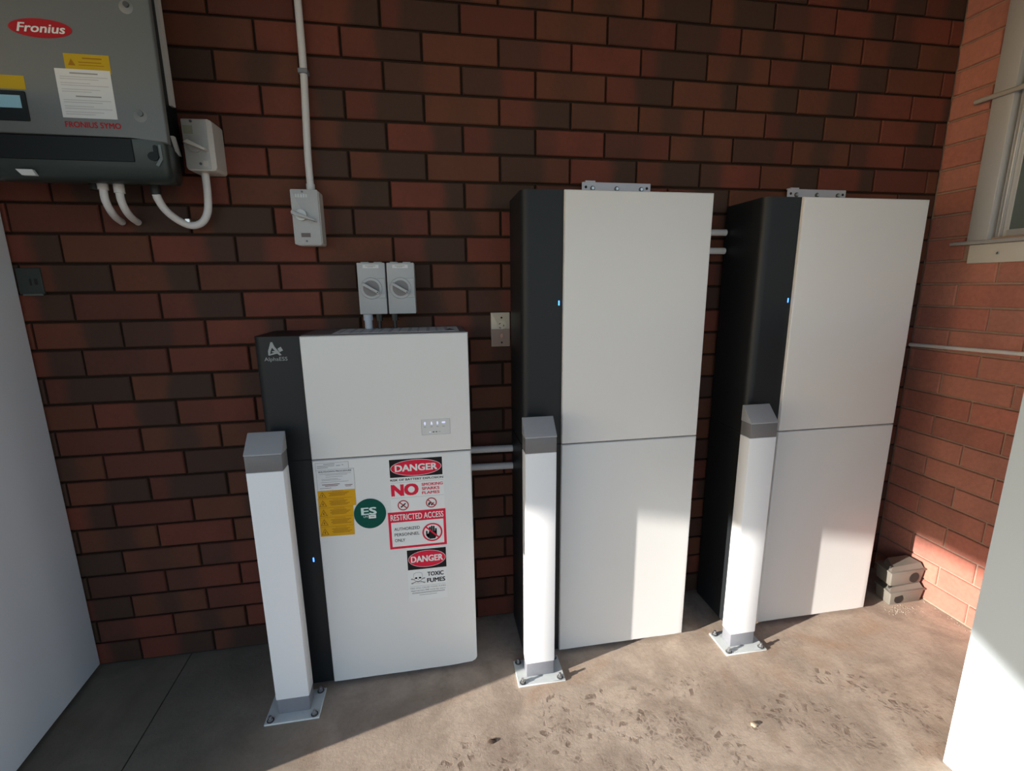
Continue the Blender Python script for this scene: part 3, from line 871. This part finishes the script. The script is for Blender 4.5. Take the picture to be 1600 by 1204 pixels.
flat('skull_outline', [(sx - 0.0105, sz - 0.008), (sx - 0.0150, sz + 0.004), (sx - 0.0135, sz + 0.015), (sx - 0.0060, sz + 0.0195), (sx + 0.0060, sz + 0.0195), (sx + 0.0135, sz + 0.015), (sx + 0.0150, sz + 0.004), (sx + 0.0105, sz - 0.008), (sx + 0.0085, sz - 0.0190), (sx, sz - 0.0215), (sx - 0.0085, sz - 0.0190)], M['s_grey'], d2, 2)
flat('skull_face', [(sx - 0.0095, sz - 0.008), (sx - 0.0140, sz + 0.004), (sx - 0.0125, sz + 0.0145), (sx - 0.0055, sz + 0.0186), (sx + 0.0055, sz + 0.0186), (sx + 0.0125, sz + 0.0145), (sx + 0.0140, sz + 0.004), (sx + 0.0095, sz - 0.008), (sx + 0.0076, sz - 0.0182), (sx, sz - 0.0205), (sx - 0.0076, sz - 0.0182)], M['s_white'], d2, 3)
for q in (-0.0062, 0.0062): flat('eye_socket', ellipse(sx + q, sz - 0.0005, 0.0040, 0.0032, 18), M['s_black'], d2, 4)
flat('nose_hole', [(sx - 0.0016, sz - 0.0072), (sx + 0.0016, sz - 0.0072), (sx, sz - 0.0040)], M['s_black'], d2, 4)
flat('teeth_line', [(sx - 0.0085, sz - 0.0105), (sx, sz - 0.0135), (sx + 0.0085, sz - 0.0105), (sx + 0.0080, sz - 0.0130), (sx, sz - 0.0162), (sx - 0.0080, sz - 0.0130)], M['s_black'], d2, 4)
kid(bars('rule', [(-0.4740, -0.3580, 0.3370, 0.3375)], YS, M['s_grey'], None), d2)
write('FIRE WILL CAUSE TOXIC FUMES', -0.4730, -0.3580, 0.3275, 0.3325, M['s_grey'], d2, 1, 0.01)
write('Appropriate PPE must be worn', -0.4720, -0.3600, 0.3180, 0.3225, M['s_black'], d2, 1, 0.01)
kid(bars('fine_print', [(-0.469, -0.362, 0.3125, 0.3140), (-0.469, -0.362, 0.3100, 0.3112), (-0.446, -0.388, 0.3030, 0.3045)], YS, M['s_grey'], None), d2)

# ------------------------------------------------------------------ bollards
def bollard(xc, label):
    t = empty('bollard', (xc, -0.30, 0), label, 'bollard', 'square steel bollards in front of the battery cabinets')
    pl = box('base_plate', xc - 0.080, xc + 0.080, -0.3565, -0.2450, 0.0, 0.006, M['plate'], t, 0.0012, 1)
    box('collar', xc - 0.0475, xc + 0.0475, -0.3245, -0.2755, 0.006, 0.0575, M['collar_grey'], t, 0.003, 2)
    box('sleeve', xc - 0.0490, xc + 0.0490, -0.3260, -0.2740, 0.0575, 0.8020, M['white_sleeve'], t, 0.003, 2)
    box('cap_band', xc - 0.0487, xc + 0.0487, -0.3257, -0.2743, 0.8020, 0.8500, M['grey_band'], t, 0.002, 2)
    bm = bmesh.new()
    prism_bm(bm, [(-0.3265, 0.8500), (-0.2735, 0.8500), (-0.2735, 0.9035), (-0.2775, 0.9035), (-0.3265, 0.8545)], 'x', xc - 0.0495, xc + 0.0495)
    bmesh.ops.bevel(bm, geom=bm.edges[:], offset=0.0012, segments=2, profile=0.5, affect='EDGES')
    from_bm('sloped_cap', bm, M['cap_silver'], t, 40)
    for sx_ in (-1, 1):
        for yy in (-0.3440, -0.2570):
            bx_ = xc + sx_ * 0.0640
            b = cyl('anchor_bolt', (bx_, yy, 0.006), (0, 0, 1), 0.0105, 0.0022, M['bolt_dark'], t, n=20)
            bw = Vector(b.location)
            def sb2(o): o.parent = b; o.location = (0, 0, 0)
            sb2(cyl('hex_nut', (bx_, yy, 0.0082), (0, 0, 1), 0.0078, 0.0065, M['bolt'], None, n=6))
            sb2(cyl('stud', (bx_, yy, 0.0147), (0, 0, 1), 0.0042, 0.0080, M['bolt'], None, n=12))
    return t
bollard(-0.8420, 'shaded square bollard in front of the sticker-covered cabinet')
bollard(-0.0550, 'half sunlit square bollard in front of the middle cabinet')
bollard(0.7000, 'square bollard in front of the cabinet nearest the corner')

# ------------------------------------------------------------------ white cabinets at the edges of the view
lc = empty('white_cabinet', (-1.88, -0.34, 0), 'white smooth-sided cabinet standing against the brick wall at the left edge', 'cabinet')
def rot_box(nm, x0, x1, y0, y1, z0, z1, mat, parent, ang, pivot, bev=0.006):
    o = box(nm, x0, x1, y0, y1, z0, z1, mat, None, bev, 3)
    me = o.data
    R = Matrix.Rotation(ang, 4, 'Z')
    pv = Vector(pivot)
    for v in me.vertices:
        v.co = R @ (v.co - pv) + pv
    o.parent = parent; o.location = -parent.location
    return o
A1 = math.radians(4.0); PV1 = (-1.568, -0.004, 0)
rot_box('cabinet_body', -2.20, -1.568, -0.62, -0.004, 0.012, 1.78, M['fridge'], lc, A1, PV1)
rot_box('cabinet_door', -2.20, -1.568, -0.685, -0.626, 0.03, 1.78, M['fridge'], lc, A1, PV1, 0.012)
rot_box('handle', -1.64, -1.615, -0.72, -0.684, 0.8, 1.2, M['alu'], lc, A1, PV1, 0.004)
for xx, yy in ((-2.16, -0.58), (-1.61, -0.58), (-2.16, -0.06), (-1.61, -0.06)):
    o = cyl('foot', (xx, yy, 0.0), (0, 0, 1), 0.02, 0.02, M['plinth'], lc)

rc = empty('white_cupboard', (1.105, -1.09, 0), 'white cupboard side at the right edge catching the sun low down', 'cupboard')
box('cupboard_body', 0.975, 1.235, -1.36, -0.806, 0.0, 1.22, M['cupboard'], rc, 0.003, 2)
box('cupboard_door', 0.977, 1.233, -1.382, -1.362, 0.05, 1.21, M['cupboard'], rc, 0.003, 2)
box('handle', 1.02, 1.04, -1.405, -1.380, 0.85, 1.05, M['alu'], rc, 0.003, 2)

# ------------------------------------------------------------------ solar inverter, upper left
inv = empty('solar_inverter', (-1.24, -0.10, 1.58), 'grey wall-mounted solar inverter with red oval badge and dark base', 'inverter')
IF = -0.205
prism('front_cover', [(-1.47, 1.680), (-1.100, 1.680), (-1.017, 1.668), (-1.012, 2.25), (-1.47, 2.25)], 'y', IF, IF + 0.014, M['inv_cover'], inv, 0.004, 3)
box('housing', -1.455, -1.066, -0.1915, -0.012, 1.640, 2.24, M['inv_black'], inv, 0.006, 2)
prism('side_trim', rounded(-0.058, -0.038, 1.806, 2.20, 0.003, 3), 'x', -1.0661, -1.0580, M['conduit'], inv)
prism('side_trim', [(-0.078, 1.722), (-0.066, 1.722), (-0.045, 1.676), (-0.057, 1.676)], 'x', -1.0661, -1.0580, M['conduit'], inv)
bm = bmesh.new()
prof = [(-0.020, 1.600), (-0.090, 1.588), (-0.165, 1.578), (-0.190, 1.588), (-0.203, 1.612), (-0.2045, 1.677), (-0.020, 1.677)]
va, vb, fa, fb = prism_bm(bm, prof, 'x', -1.475, -1.020)
ed = [e for e in bm.edges if len({round(v.co.x, 4) for v in e.verts}) == 1 and min(v.co.z for v in e.verts) < 1.66 and max(v.co.y for v in e.verts) < -0.01]
bmesh.ops.bevel(bm, geom=ed, offset=0.022, segments=4, profile=0.5, affect='EDGES')
for v in bm.verts:
    if v.co.x > -1.2: v.co.x -= 0.050 * max(0.0, v.co.y + 0.2045) / 0.18
from_bm('base_housing', bm, M['inv_dark'], inv, 50)
box('connection_cover', -1.46, -1.101, -0.2070, -0.2035, 1.622, 1.677, M['inv_black'], inv, 0.001, 1)
# keyhole latch in the lower right corner
lat = prism('latch', rounded(-1.054, -1.044, 1.630, 1.664, 0.004, 4), 'y', -0.2062, -0.2040, M['inv_black'], inv)
kid(prism('latch_disc', ellipse(-1.056, 1.637, 0.013, 0.011, 20), 'y', -0.2068, -0.2044, M['inv_black']), lat)
prism('latch_lip', [(-1.040, 1.665), (-1.034, 1.665), (-1.034, 1.630), (-1.046, 1.612), (-1.052, 1.616), (-1.040, 1.634)], 'y', -0.2072, -0.2040, plain('latch_grey', (0.11, 0.13, 0.13), 0.4), inv)
prism('base_label', [(-1.3720, 1.598), (-1.3360, 1.598), (-1.3290, 1.584), (-1.3600, 1.584)], 'y', -0.2050, -0.196, M['s_paper'], inv)
# cover details
IY = IF
bd = prism('badge', ellipse(-1.2577, 1.9140, 0.0665, 0.0205), 'y', IY - 0.0008, IY + 0.001, M['s_darkred'], inv)
kid(text('badge_lettering', 'Fronius', -1.3080, -1.2050, 1.9045, 1.9240, IY - 0.0008, M['s_white'], None, 0.02, 0.0004, 0.25), bd)
ys = prism('warning_label', rect(-1.2200, -1.1215, 1.8230, 1.8640), 'y', IY - 0.0005, IY + 0.001, M['s_yellow'], inv)
kid(bars('fine_print', [(-1.180, -1.138, 1.8535, 1.8565), (-1.190, -1.140, 1.8450, 1.8470), (-1.190, -1.135, 1.8390, 1.8405)], IY - 0.0005, M['s_orange_ink'], None), ys)
kid(prism('warning_triangle', [(-1.213, 1.838), (-1.197, 1.838), (-1.205, 1.853)], 'y', IY - 0.0008, IY - 0.0003, M['s_orange_ink']), ys)
pp = prism('paper_label', rect(-1.2445, -1.1240, 1.7205, 1.8300), 'y', IY - 0.0009, IY + 0.001, M['s_paper'], inv)
kid(bars('fine_print', [(-1.213, -1.152, 1.8195, 1.8225), (-1.208, -1.152, 1.7680, 1.7710)], IY - 0.0009, M['s_grey'], None), pp)
kid(bars('fine_print', [(-1.236, -1.132 - 0.02*(k % 3), zz_, zz_ + 0.0016) for k, zz_ in enumerate((1.812, 1.807, 1.798, 1.793, 1.784, 1.779, 1.760, 1.755, 1.746, 1.741, 1.733, 1.728))], IY - 0.0009, plain('ink_faint', (0.46, 0.45, 0.44), 0.5), None), pp)
text('model_lettering', 'FRONIUS SYMO', -1.2430, -1.1190, 1.6985, 1.7120, IY, M['s_darkred'], inv, 0.02, 0.0006)
lcd = prism('display_bezel', rounded(-1.4420, -1.3165, 1.7080, 1.7750, 0.003, 3), 'y', IY - 0.003, IY + 0.001, M['inv_black'], inv, 0.001, 1)
kid(prism('screen', rect(-1.4200, -1.3275, 1.7365, 1.7645), 'y', IY - 0.0034, IY - 0.0028, M['screen']), lcd)
y2 = prism('warning_label', rect(-1.420, -1.3130, 1.7790, 1.8090), 'y', IY - 0.0005, IY + 0.001, M['s_yellow'], inv)
for cx_, cz_ in ((-1.0640, 1.978), (-1.0700, 1.7360)):
    dn = cyl('screw_recess', (cx_ - 0.002, IY + 0.001, cz_ - 0.004), (0, -1, 0), 0.0175, 0.0018, plain('recess_grey', (0.20, 0.205, 0.20), 0.5) if cz_ > 1.9 else bpy.data.materials['recess_grey'], inv, r1=0.014)
    kid(cyl('screw', (cx_, IY - 0.0005, cz_), (0, -1, 0), 0.0065, 0.004, M['bolt_dark'], None, n=12), dn)
# glands below
for gx, gy in ((-1.238, -0.11), (-1.199, -0.11), (-1.1135, -0.10), (-1.262, -0.10)):
    cyl('cable_gland', (gx, gy, 1.590), (0, 0, -1), 0.013, 0.028 if gx > -1.2 else 0.020, M['plinth'] if gx in (-1.1135, -1.262) else M['conduit'], inv, n=12)

# conduits under the inverter
for xa, xb, lab in ((-1.2380, -1.2600, 'left of the two short white conduits bending from inverter base into the bricks'),
                    (-1.1990, -1.2180, 'right of the two short white conduits bending from inverter base into the bricks')):
    t_ = tube('conduit', [(xa, -0.11, 1.572), (xa - 0.001, -0.108, 1.545), (xa - 0.003, -0.090, 1.520), ((xa+xb)/2, -0.055, 1.505), (xb, -0.010, 1.498)], 0.0098, M['conduit'], None, 6)
    tag(t_, lab, 'conduit', 'conduits below the inverter')
uc = empty('conduit', (-1.05, -0.05, 1.49), 'white conduit hanging in a U from the inverter to the nearest isolator', 'conduit')
tube('pipe', [(-1.1135, -0.10, 1.563), (-1.112, -0.095, 1.548), (-1.104, -0.080, 1.522), (-1.085, -0.055, 1.498), (-1.060, -0.040, 1.487), (-1.032, -0.034, 1.497), (-1.013, -0.034, 1.528), (-1.006, -0.036, 1.575), (-1.005, -0.036, 1.634)], 0.0105, M['conduit'], uc, 6)
box('saddle_clip', -1.073, -1.058, -0.050, 0.0, 1.494, 1.506, M['bolt'], uc, 0.002, 1)

# ------------------------------------------------------------------ isolators
i1 = empty('isolator_switch', (-0.995, -0.04, 1.632), 'pale plastic isolator switch beside the solar inverter', 'isolator switch', 'lever isolator switches on the brick wall')
prism('enclosure', rounded(-1.037, -0.957, 1.634, 1.7705, 0.010, 5, (1, 1, 1, 0)), 'y', -0.072, 0.0, M['switch_warm'], i1, 0.003, 2)
prism('face_plate', rounded(-1.036, -0.972, 1.638, 1.769, 0.004, 4), 'y', -0.0745, -0.0715, M['switch_plate'], i1, 0.001, 1)
prism('lever', [(-1.030, 1.704), (-1.018, 1.712), (-0.974, 1.690), (-0.978, 1.684)], 'y', -0.094, -0.0740, M['switch_warm'], i1, 0.002, 2)
cyl('hub', (-1.006, -0.0742, 1.700), (0, -1, 0), 0.019, 0.006, M['switch_plate'], i1)
box('label_window', -1.032, -1.008, -0.0752, -0.0744, 1.730, 1.752, plain('olive_label', (0.20, 0.20, 0.14), 0.5), i1)
box('rating_label', -0.991, -0.977, -0.0752, -0.0744, 1.645, 1.660, M['switch_warm'], i1)
for zz_, xx in ((1.763, -1.010), (1.652, -0.998)):
    cyl('screw', (xx, -0.0744, zz_), (0, -1, 0), 0.0038, 0.0015, M['bolt_dark'], i1, n=10)

i2 = empty('isolator_switch', (-0.728, -0.03, 1.428), 'pale isolator switch with slanted lever at the foot of the tall conduit', 'isolator switch', 'lever isolator switches on the brick wall')
prism('enclosure', rounded(-0.7680, -0.6880, 1.4300, 1.5925, 0.008, 5, (1, 1, 1, 0)), 'y', -0.055, 0.0, M['switch_warm'], i2, 0.003, 2)
prism('face_plate', rounded(-0.7690, -0.6905, 1.4320, 1.5925, 0.004, 4), 'y', -0.0600, -0.0545, M['switch_grey'], i2, 0.0012, 2)
cyl('hub', (-0.7420, -0.0598, 1.5175), (0, -1, 0), 0.0165, 0.010, M['switch_plate'], i2)
prism('lever', [(-0.7665, 1.5250), (-0.7630, 1.5300), (-0.7050, 1.5055), (-0.6960, 1.4980), (-0.7000, 1.4965), (-0.7580, 1.5175), (-0.7650, 1.5165)], 'y', -0.086, -0.0690, M['switch_grey'], i2, 0.002, 2)
box('rating_window', -0.7480, -0.7210, -0.0606, -0.0598, 1.4540, 1.4660, plain('maroon_window', (0.11, 0.075, 0.07), 0.4), i2)
bars('raised_lettering', [(-0.756 + 0.0075*k, -0.7505 + 0.0075*k, 1.5690, 1.5790) for k in range(5)], -0.0600, M['switch_plate'], i2, 0.0004)
for zz_, xx in ((1.5855, -0.7345), (1.4425, -0.7335)):
    cyl('screw', (xx, -0.0598, zz_), (0, -1, 0), 0.003, 0.0012, M['bolt_dark'], i2, n=10)
cv = empty('conduit', (-0.7117, -0.022, 1.6), 'tall white conduit running up the wall from the slanted-lever isolator', 'conduit')
tube('pipe', [(-0.7165, -0.022, 1.5930), (-0.7160, -0.022, 1.70), (-0.7100, -0.020, 1.85), (-0.7070, -0.018, 1.95), (-0.7060, -0.018, 2.10), (-0.7060, -0.018, 2.44)], 0.0105, M['conduit'], cv, 5)
cyl('coupling', (-0.7165, -0.022, 1.5927), (0, 0, 1), 0.0128, 0.022, M['conduit'], cv, n=16)
box('saddle_clip', -0.7215, -0.6940, -0.0325, 0.0, 1.9200, 1.9330, M['collar_grey'], cv, 0.002, 1)

def rotary(x0, x1, label, hx):
    t = empty('rotary_isolator', ((x0+x1)/2, -0.045, 1.217), label, 'rotary isolator', 'rotary isolators above the sticker-covered cabinet')
    prism('enclosure', rounded(x0, x1, 1.2175, 1.3765, 0.003, 3), 'y', -0.088, 0.0, M['switch_grey'], t, 0.0025, 2)
    cx, cz = (x0+x1)/2 - 0.002, 1.298
    # raised bar carrying the dial
    box('dial_bridge', cx, x1 - 0.002, -0.0905, -0.0875, cz - 0.030, cz + 0.031, M['switch_grey'], t, 0.001, 1)
    cyl('dial_ring', (cx, -0.0878, cz), (0, -1, 0), 0.0335, 0.0060, M['switch_grey'], t, r1=0.0320, n=40)
    dl = cyl('dial', (cx, -0.0936, cz), (0, -1, 0), 0.0245, 0.0012, M['knob_dark'], t, n=36)
    a = math.radians(-31)
    c_, s_ = math.cos(a), math.sin(a)
    q = [(-0.028, -0.0042), (0.028, -0.0042), (0.028, 0.0042), (-0.028, 0.0042)]
    kid(prism('grip', [(cx + u*c_ - v*s_, cz + u*s_ + v*c_) for u, v in q], 'y', -0.112, -0.0940, M['switch_grey'], None, 0.0015, 2), dl)
    kid(cyl('grip_mark', (cx + 0.0235*c_, -0.1115, cz + 0.0235*s_), (0, -1, 0), 0.0018, 0.001, M['hole'], None, n=10), dl)
    lb = box('label', x0 + 0.018, x0 + 0.066, -0.0886, -0.0878, 1.3600, 1.3700, M['s_paper'], t)
    kid(bars('fine_print', [(x0 + 0.026, x0 + 0.057, 1.3658, 1.3676), (x0 + 0.032, x0 + 0.050, 1.3625, 1.3638)], -0.0886, M['s_grey'], None), lb)
    for q in (0.010, 0.050): box('top_tab', x0 + q, x0 + q + 0.024, -0.070, -0.010, 1.3760, 1.3800, M['switch_grey'], t, 0.001, 1)
    return t
rotary(-0.5885, -0.5040, 'left rotary isolator of the pair above the sticker-covered cabinet', 0)
rotary(-0.4990, -0.4140, 'right rotary isolator of the pair above the sticker-covered cabinet', 0)
rc1 = empty('conduit', (-0.5700, -0.06, 1.17), 'grey conduit from the left rotary isolator into the cabinet top', 'conduit')
cyl('coupling', (-0.5680, -0.060, 1.2172), (0, 0, -1), 0.0150, 0.020, M['conduit_grey'], rc1, n=18)
cyl('pipe', (-0.5680, -0.060, 1.1972), (0, 0, -1), 0.0120, 0.0272, M['conduit_grey'], rc1, n=18)
for k, gx in enumerate((-0.5330, -0.4840)):
    gl = empty('cable', (gx, -0.06, 1.17), ('black cable with gland under the left rotary isolator', 'black cable with gland under the right rotary isolator')[k], 'cable', 'black cables under the rotary isolators')
    cyl('gland_nut', (gx, -0.060, 1.2172), (0, 0, -1), 0.0110, 0.022, M['plinth'], gl, n=8)
    cyl('cable_sheath', (gx, -0.060, 1.1955), (0, 0, -1), 0.0060, 0.0258, M['plinth'], gl, n=12)

# power outlet
ol = empty('power_outlet', (-0.1278, -0.005, 1.092), 'cream power outlet with pinkish lower half beside the middle cabinet', 'power outlet')
prism('wall_plate', rounded(-0.1615, -0.0945, 1.0925, 1.2115, 0.002, 2), 'y', -0.010, 0.0005, M['outlet'], ol, 0.0025, 2)
prism('lower_cover', rect(-0.1600, -0.0958, 1.0942, 1.1540), 'y', -0.0106, -0.0098, M['outlet_pink'], ol)
kid_ = prism('socket_face', ellipse(-0.1240, 1.1680, 0.0165, 0.0150, 28), 'y', -0.0108, -0.0095, M['outlet'], ol)
for a, b, rt in ((-0.1310, 1.1725, 0.6), (-0.1170, 1.1660, 1.57), (-0.1300, 1.1585, -0.6)):
    dx_, dz_ = 0.0033*math.cos(rt), 0.0033*math.sin(rt); nx, nz = -0.0013*math.sin(rt), 0.0013*math.cos(rt)
    kid(prism('socket_slot', [(a-dx_-nx, b-dz_-nz), (a+dx_-nx, b+dz_-nz), (a+dx_+nx, b+dz_+nz), (a-dx_+nx, b-dz_+nz)], 'y', -0.0112, -0.0106, M['hole']), kid_)
prism('rocker_switch', rounded(-0.1310, -0.1170, 1.1220, 1.1395, 0.003, 3), 'y', -0.0145, -0.0100, plain('rocker_pink', (0.46, 0.26, 0.20), 0.4), ol, 0.002, 2)
for zz_ in (1.1935, 1.1065): cyl('screw', (-0.1245, -0.0098, zz_), (0, -1, 0), 0.0035, 0.0012, M['hole'], ol, n=12)

# conduits between the cabinets
for zz_, sl, lab, gx0, gx1 in ((0.7205, -0.003, 'upper white conduit linking the sticker cabinet to the middle cabinet', -0.27, -0.092), (0.6535, -0.003, 'lower white conduit linking the sticker cabinet to the middle cabinet', -0.27, -0.092)):
    q = tube('conduit', [(gx0, -0.030, zz_ + 0.002), (gx1, -0.030, zz_ - 0.002)], 0.0125, M['conduit'], None, 0, 16)
    tag(q, lab, 'conduit', 'conduits linking the cabinets')
for zz_, lab in ((1.4820, 'upper white conduit stub between the two tall cabinets'), (1.4180, 'lower white conduit stub between the two tall cabinets')):
    q = tube('conduit', [(0.505, -0.030, zz_ + 0.001), (0.698, -0.030, zz_ + 0.001)], 0.0115, M['conduit'], None, 0, 16)
    tag(q, lab, 'conduit', 'conduits linking the cabinets')
# conduits on the right wall
q = tube('conduit', [(XC - 0.009, -0.004, 1.047), (XC - 0.009, -0.20, 1.054), (XC - 0.009, -1.3, 1.089)], 0.0075, M['conduit'], None, 0, 12)
tag(q, 'thin pale conduit running level along the right wall below the window', 'conduit', 'conduits on the right wall')
q = tube('conduit', [(XC - 0.022, -0.105, 1.9290), (XC - 0.022, -0.20, 1.9285), (XC - 0.022, -1.3, 1.925)], 0.0080, plain('aged_conduit', (0.36, 0.33, 0.29), 0.5), None, 0, 12)
tag(q, 'thin pale conduit crossing in front of the window glass', 'conduit', 'conduits on the right wall')

# dark cable plate set in the wall, far left
cp = empty('cable_plate', (-1.535, -0.005, 1.29), 'dark green metal cable plate set in the bricks beside the left white cabinet', 'cable plate')
box('plate', -1.5660, -1.5020, -0.006, 0.004, 1.2905, 1.3670, M['vent_plate'], cp, 0.0015, 1)
box('lip', -1.5560, -1.5040, -0.010, -0.004, 1.2860, 1.2925, plain('lip_grey', (0.09, 0.095, 0.085), 0.6), cp, 0.001, 1)
prism('knockout', rounded(-1.5215, -1.5135, 1.318, 1.336, 0.003, 3), 'y', -0.0068, -0.005, M['hole'], cp)
prism('knockout', rounded(-1.5340, -1.5290, 1.316, 1.336, 0.002, 3), 'y', -0.0066, -0.005, M['hole'], cp)

# ------------------------------------------------------------------ bait stations stacked on the floor in the corner
def bait(x0, x1, yf, yb, z0, h, label, hole_x):
    t = empty('plastic_box', ((x0+x1)/2, (yf+yb)/2, z0), label, 'plastic box', 'taupe plastic boxes stacked in the corner')
    bm = bmesh.new()
    lo = [(x0 + 0.010, yf + 0.008), (x1 - 0.014, yf + 0.010), (x1 - 0.008, yb - 0.006), (x0 + 0.024, yb - 0.006)]
    hi = [(x0 + 0.004, yf + 0.004), (x1 - 0.005, yf + 0.006), (x1 - 0.004, yb - 0.002), (x0 + 0.020, yb - 0.002)]
    zt = z0 + h * 0.70
    va = [bm.verts.new((a, b, z0)) for a, b in lo]; vb = [bm.verts.new((a, b, zt)) for a, b in hi]
    bm.faces.new(va[::-1]); bm.faces.new(vb)
    for i in range(4): bm.faces.new([va[i], va[(i+1) % 4], vb[(i+1) % 4], vb[i]])
    bmesh.ops.bevel(bm, geom=bm.edges[:], offset=0.005, segments=3, profile=0.5, affect='EDGES')
    from_bm('tray', bm, M['bait'], t, 40)
    bm = bmesh.new()
    rim = [(x0, yf), (x1, yf + 0.004), (x1, yb), (x0 + 0.016, yb)]
    prism_bm(bm, rim, 'z', zt - 0.001, zt + 0.006)
    bmesh.ops.bevel(bm, geom=bm.edges[:], offset=0.002, segments=2, profile=0.5, affect='EDGES')
    top = [(x0 + 0.006, yf + 0.010), (x1 - 0.006, yf + 0.012), (x1 - 0.012, yb - 0.008), (x0 + 0.040, yb - 0.012)]
    crest = [(x0 + 0.024, yf + 0.022), (x1 - 0.012, yf + 0.024), (x1 - 0.016, yb - 0.010), (x0 + 0.060, yb - 0.014)]
    va = [bm.verts.new((a, b, zt + 0.0058)) for a, b in top]
    vb = [bm.verts.new((a, b, z0 + h * (0.92 if k == 0 else 1.0))) for k, (a, b) in enumerate(crest)]
    bm.faces.new(vb)
    for i in range(4): bm.faces.new([va[i], va[(i+1) % 4], vb[(i+1) % 4], vb[i]])
    from_bm('lid', bm, M['bait'], t, 35)
    # entrance hole in the front, following the slight draft of the tray
    yh = yf + 0.0060
    prism('entrance_hole', ellipse(hole_x, z0 + h * 0.36, h * 0.27, h * 0.27, 24), 'y', yh - 0.0005, yh + 0.004, M['hole'], t)
    cyl('lock', (x0 + 0.022, yf + 0.028, z0 + h * 0.86), (0, 0, 1), 0.005, h * 0.10, M['hole'], t, n=10)
    return t
bait(1.428, 1.603, -0.238, -0.150, 0.0, 0.078, 'lower taupe plastic box with a round hole, resting on the floor in the corner', 1.478)
bait(1.432, 1.606, -0.226, -0.135, 0.0785, 0.084, 'upper taupe plastic box with a round hole, stacked on the other one', 1.553)

# ------------------------------------------------------------------ bits on the floor
def clod(name, c, r, mat, label, cat, seed):
    rnd = random.Random(seed)
    bm = bmesh.new()
    bmesh.ops.create_icosphere(bm, subdivisions=2, radius=1.0)
    for v in bm.verts:
        k = 1 + rnd.uniform(-0.22, 0.22)
        v.co = Vector((c[0] + v.co.x * r * 1.5 * k, c[1] + v.co.y * r * k, c[2] + max(-0.3, v.co.z) * r * 0.6 * k + r * 0.15))
    o = from_bm(name, bm, mat, None, 60)
    return tag(o, label, cat)
clod('mud_clod', (-0.246, -0.527, 0.0), 0.0075, plain('dark_mud', (0.06, 0.035, 0.022), 0.9), 'small dark clod of mud on the sunlit floor', 'clod', 3)
clod('pebble', (0.5395, -0.6143, 0.0), 0.0085, plain('tan_pebble', (0.40, 0.30, 0.21), 0.8), 'small tan pebble on the sunlit muddy floor', 'pebble', 5)
rnd = random.Random(11)
bm = bmesh.new()
for k in range(260):
    if rnd.random() < 0.6: x, y = rnd.gauss(1.465, 0.040), rnd.gauss(-0.262, 0.014)
    else: x, y = XC - abs(rnd.gauss(0, 0.010)) - 0.003, rnd.uniform(-0.55, -0.22)
    r = rnd.uniform(0.0007, 0.0019)
    vs4 = [bm.verts.new((x + rnd.uniform(-1, 1)*r*1.5, y + rnd.uniform(-1, 1)*r*1.5, z_)) for z_ in (0.0002, 0.0002, 0.0002, r*1.3)]
    for a in ((0, 1, 2), (0, 1, 3), (1, 2, 3), (2, 0, 3)): bm.faces.new([vs4[i] for i in a])
crumbs = from_bm('mortar_crumbs', bm, plain('pale_mortar', (0.42, 0.37, 0.30), 0.9))
tag(crumbs, 'pale crumbs of mortar scattered on the floor by the stacked plastic boxes', 'crumbs', None, 'stuff')
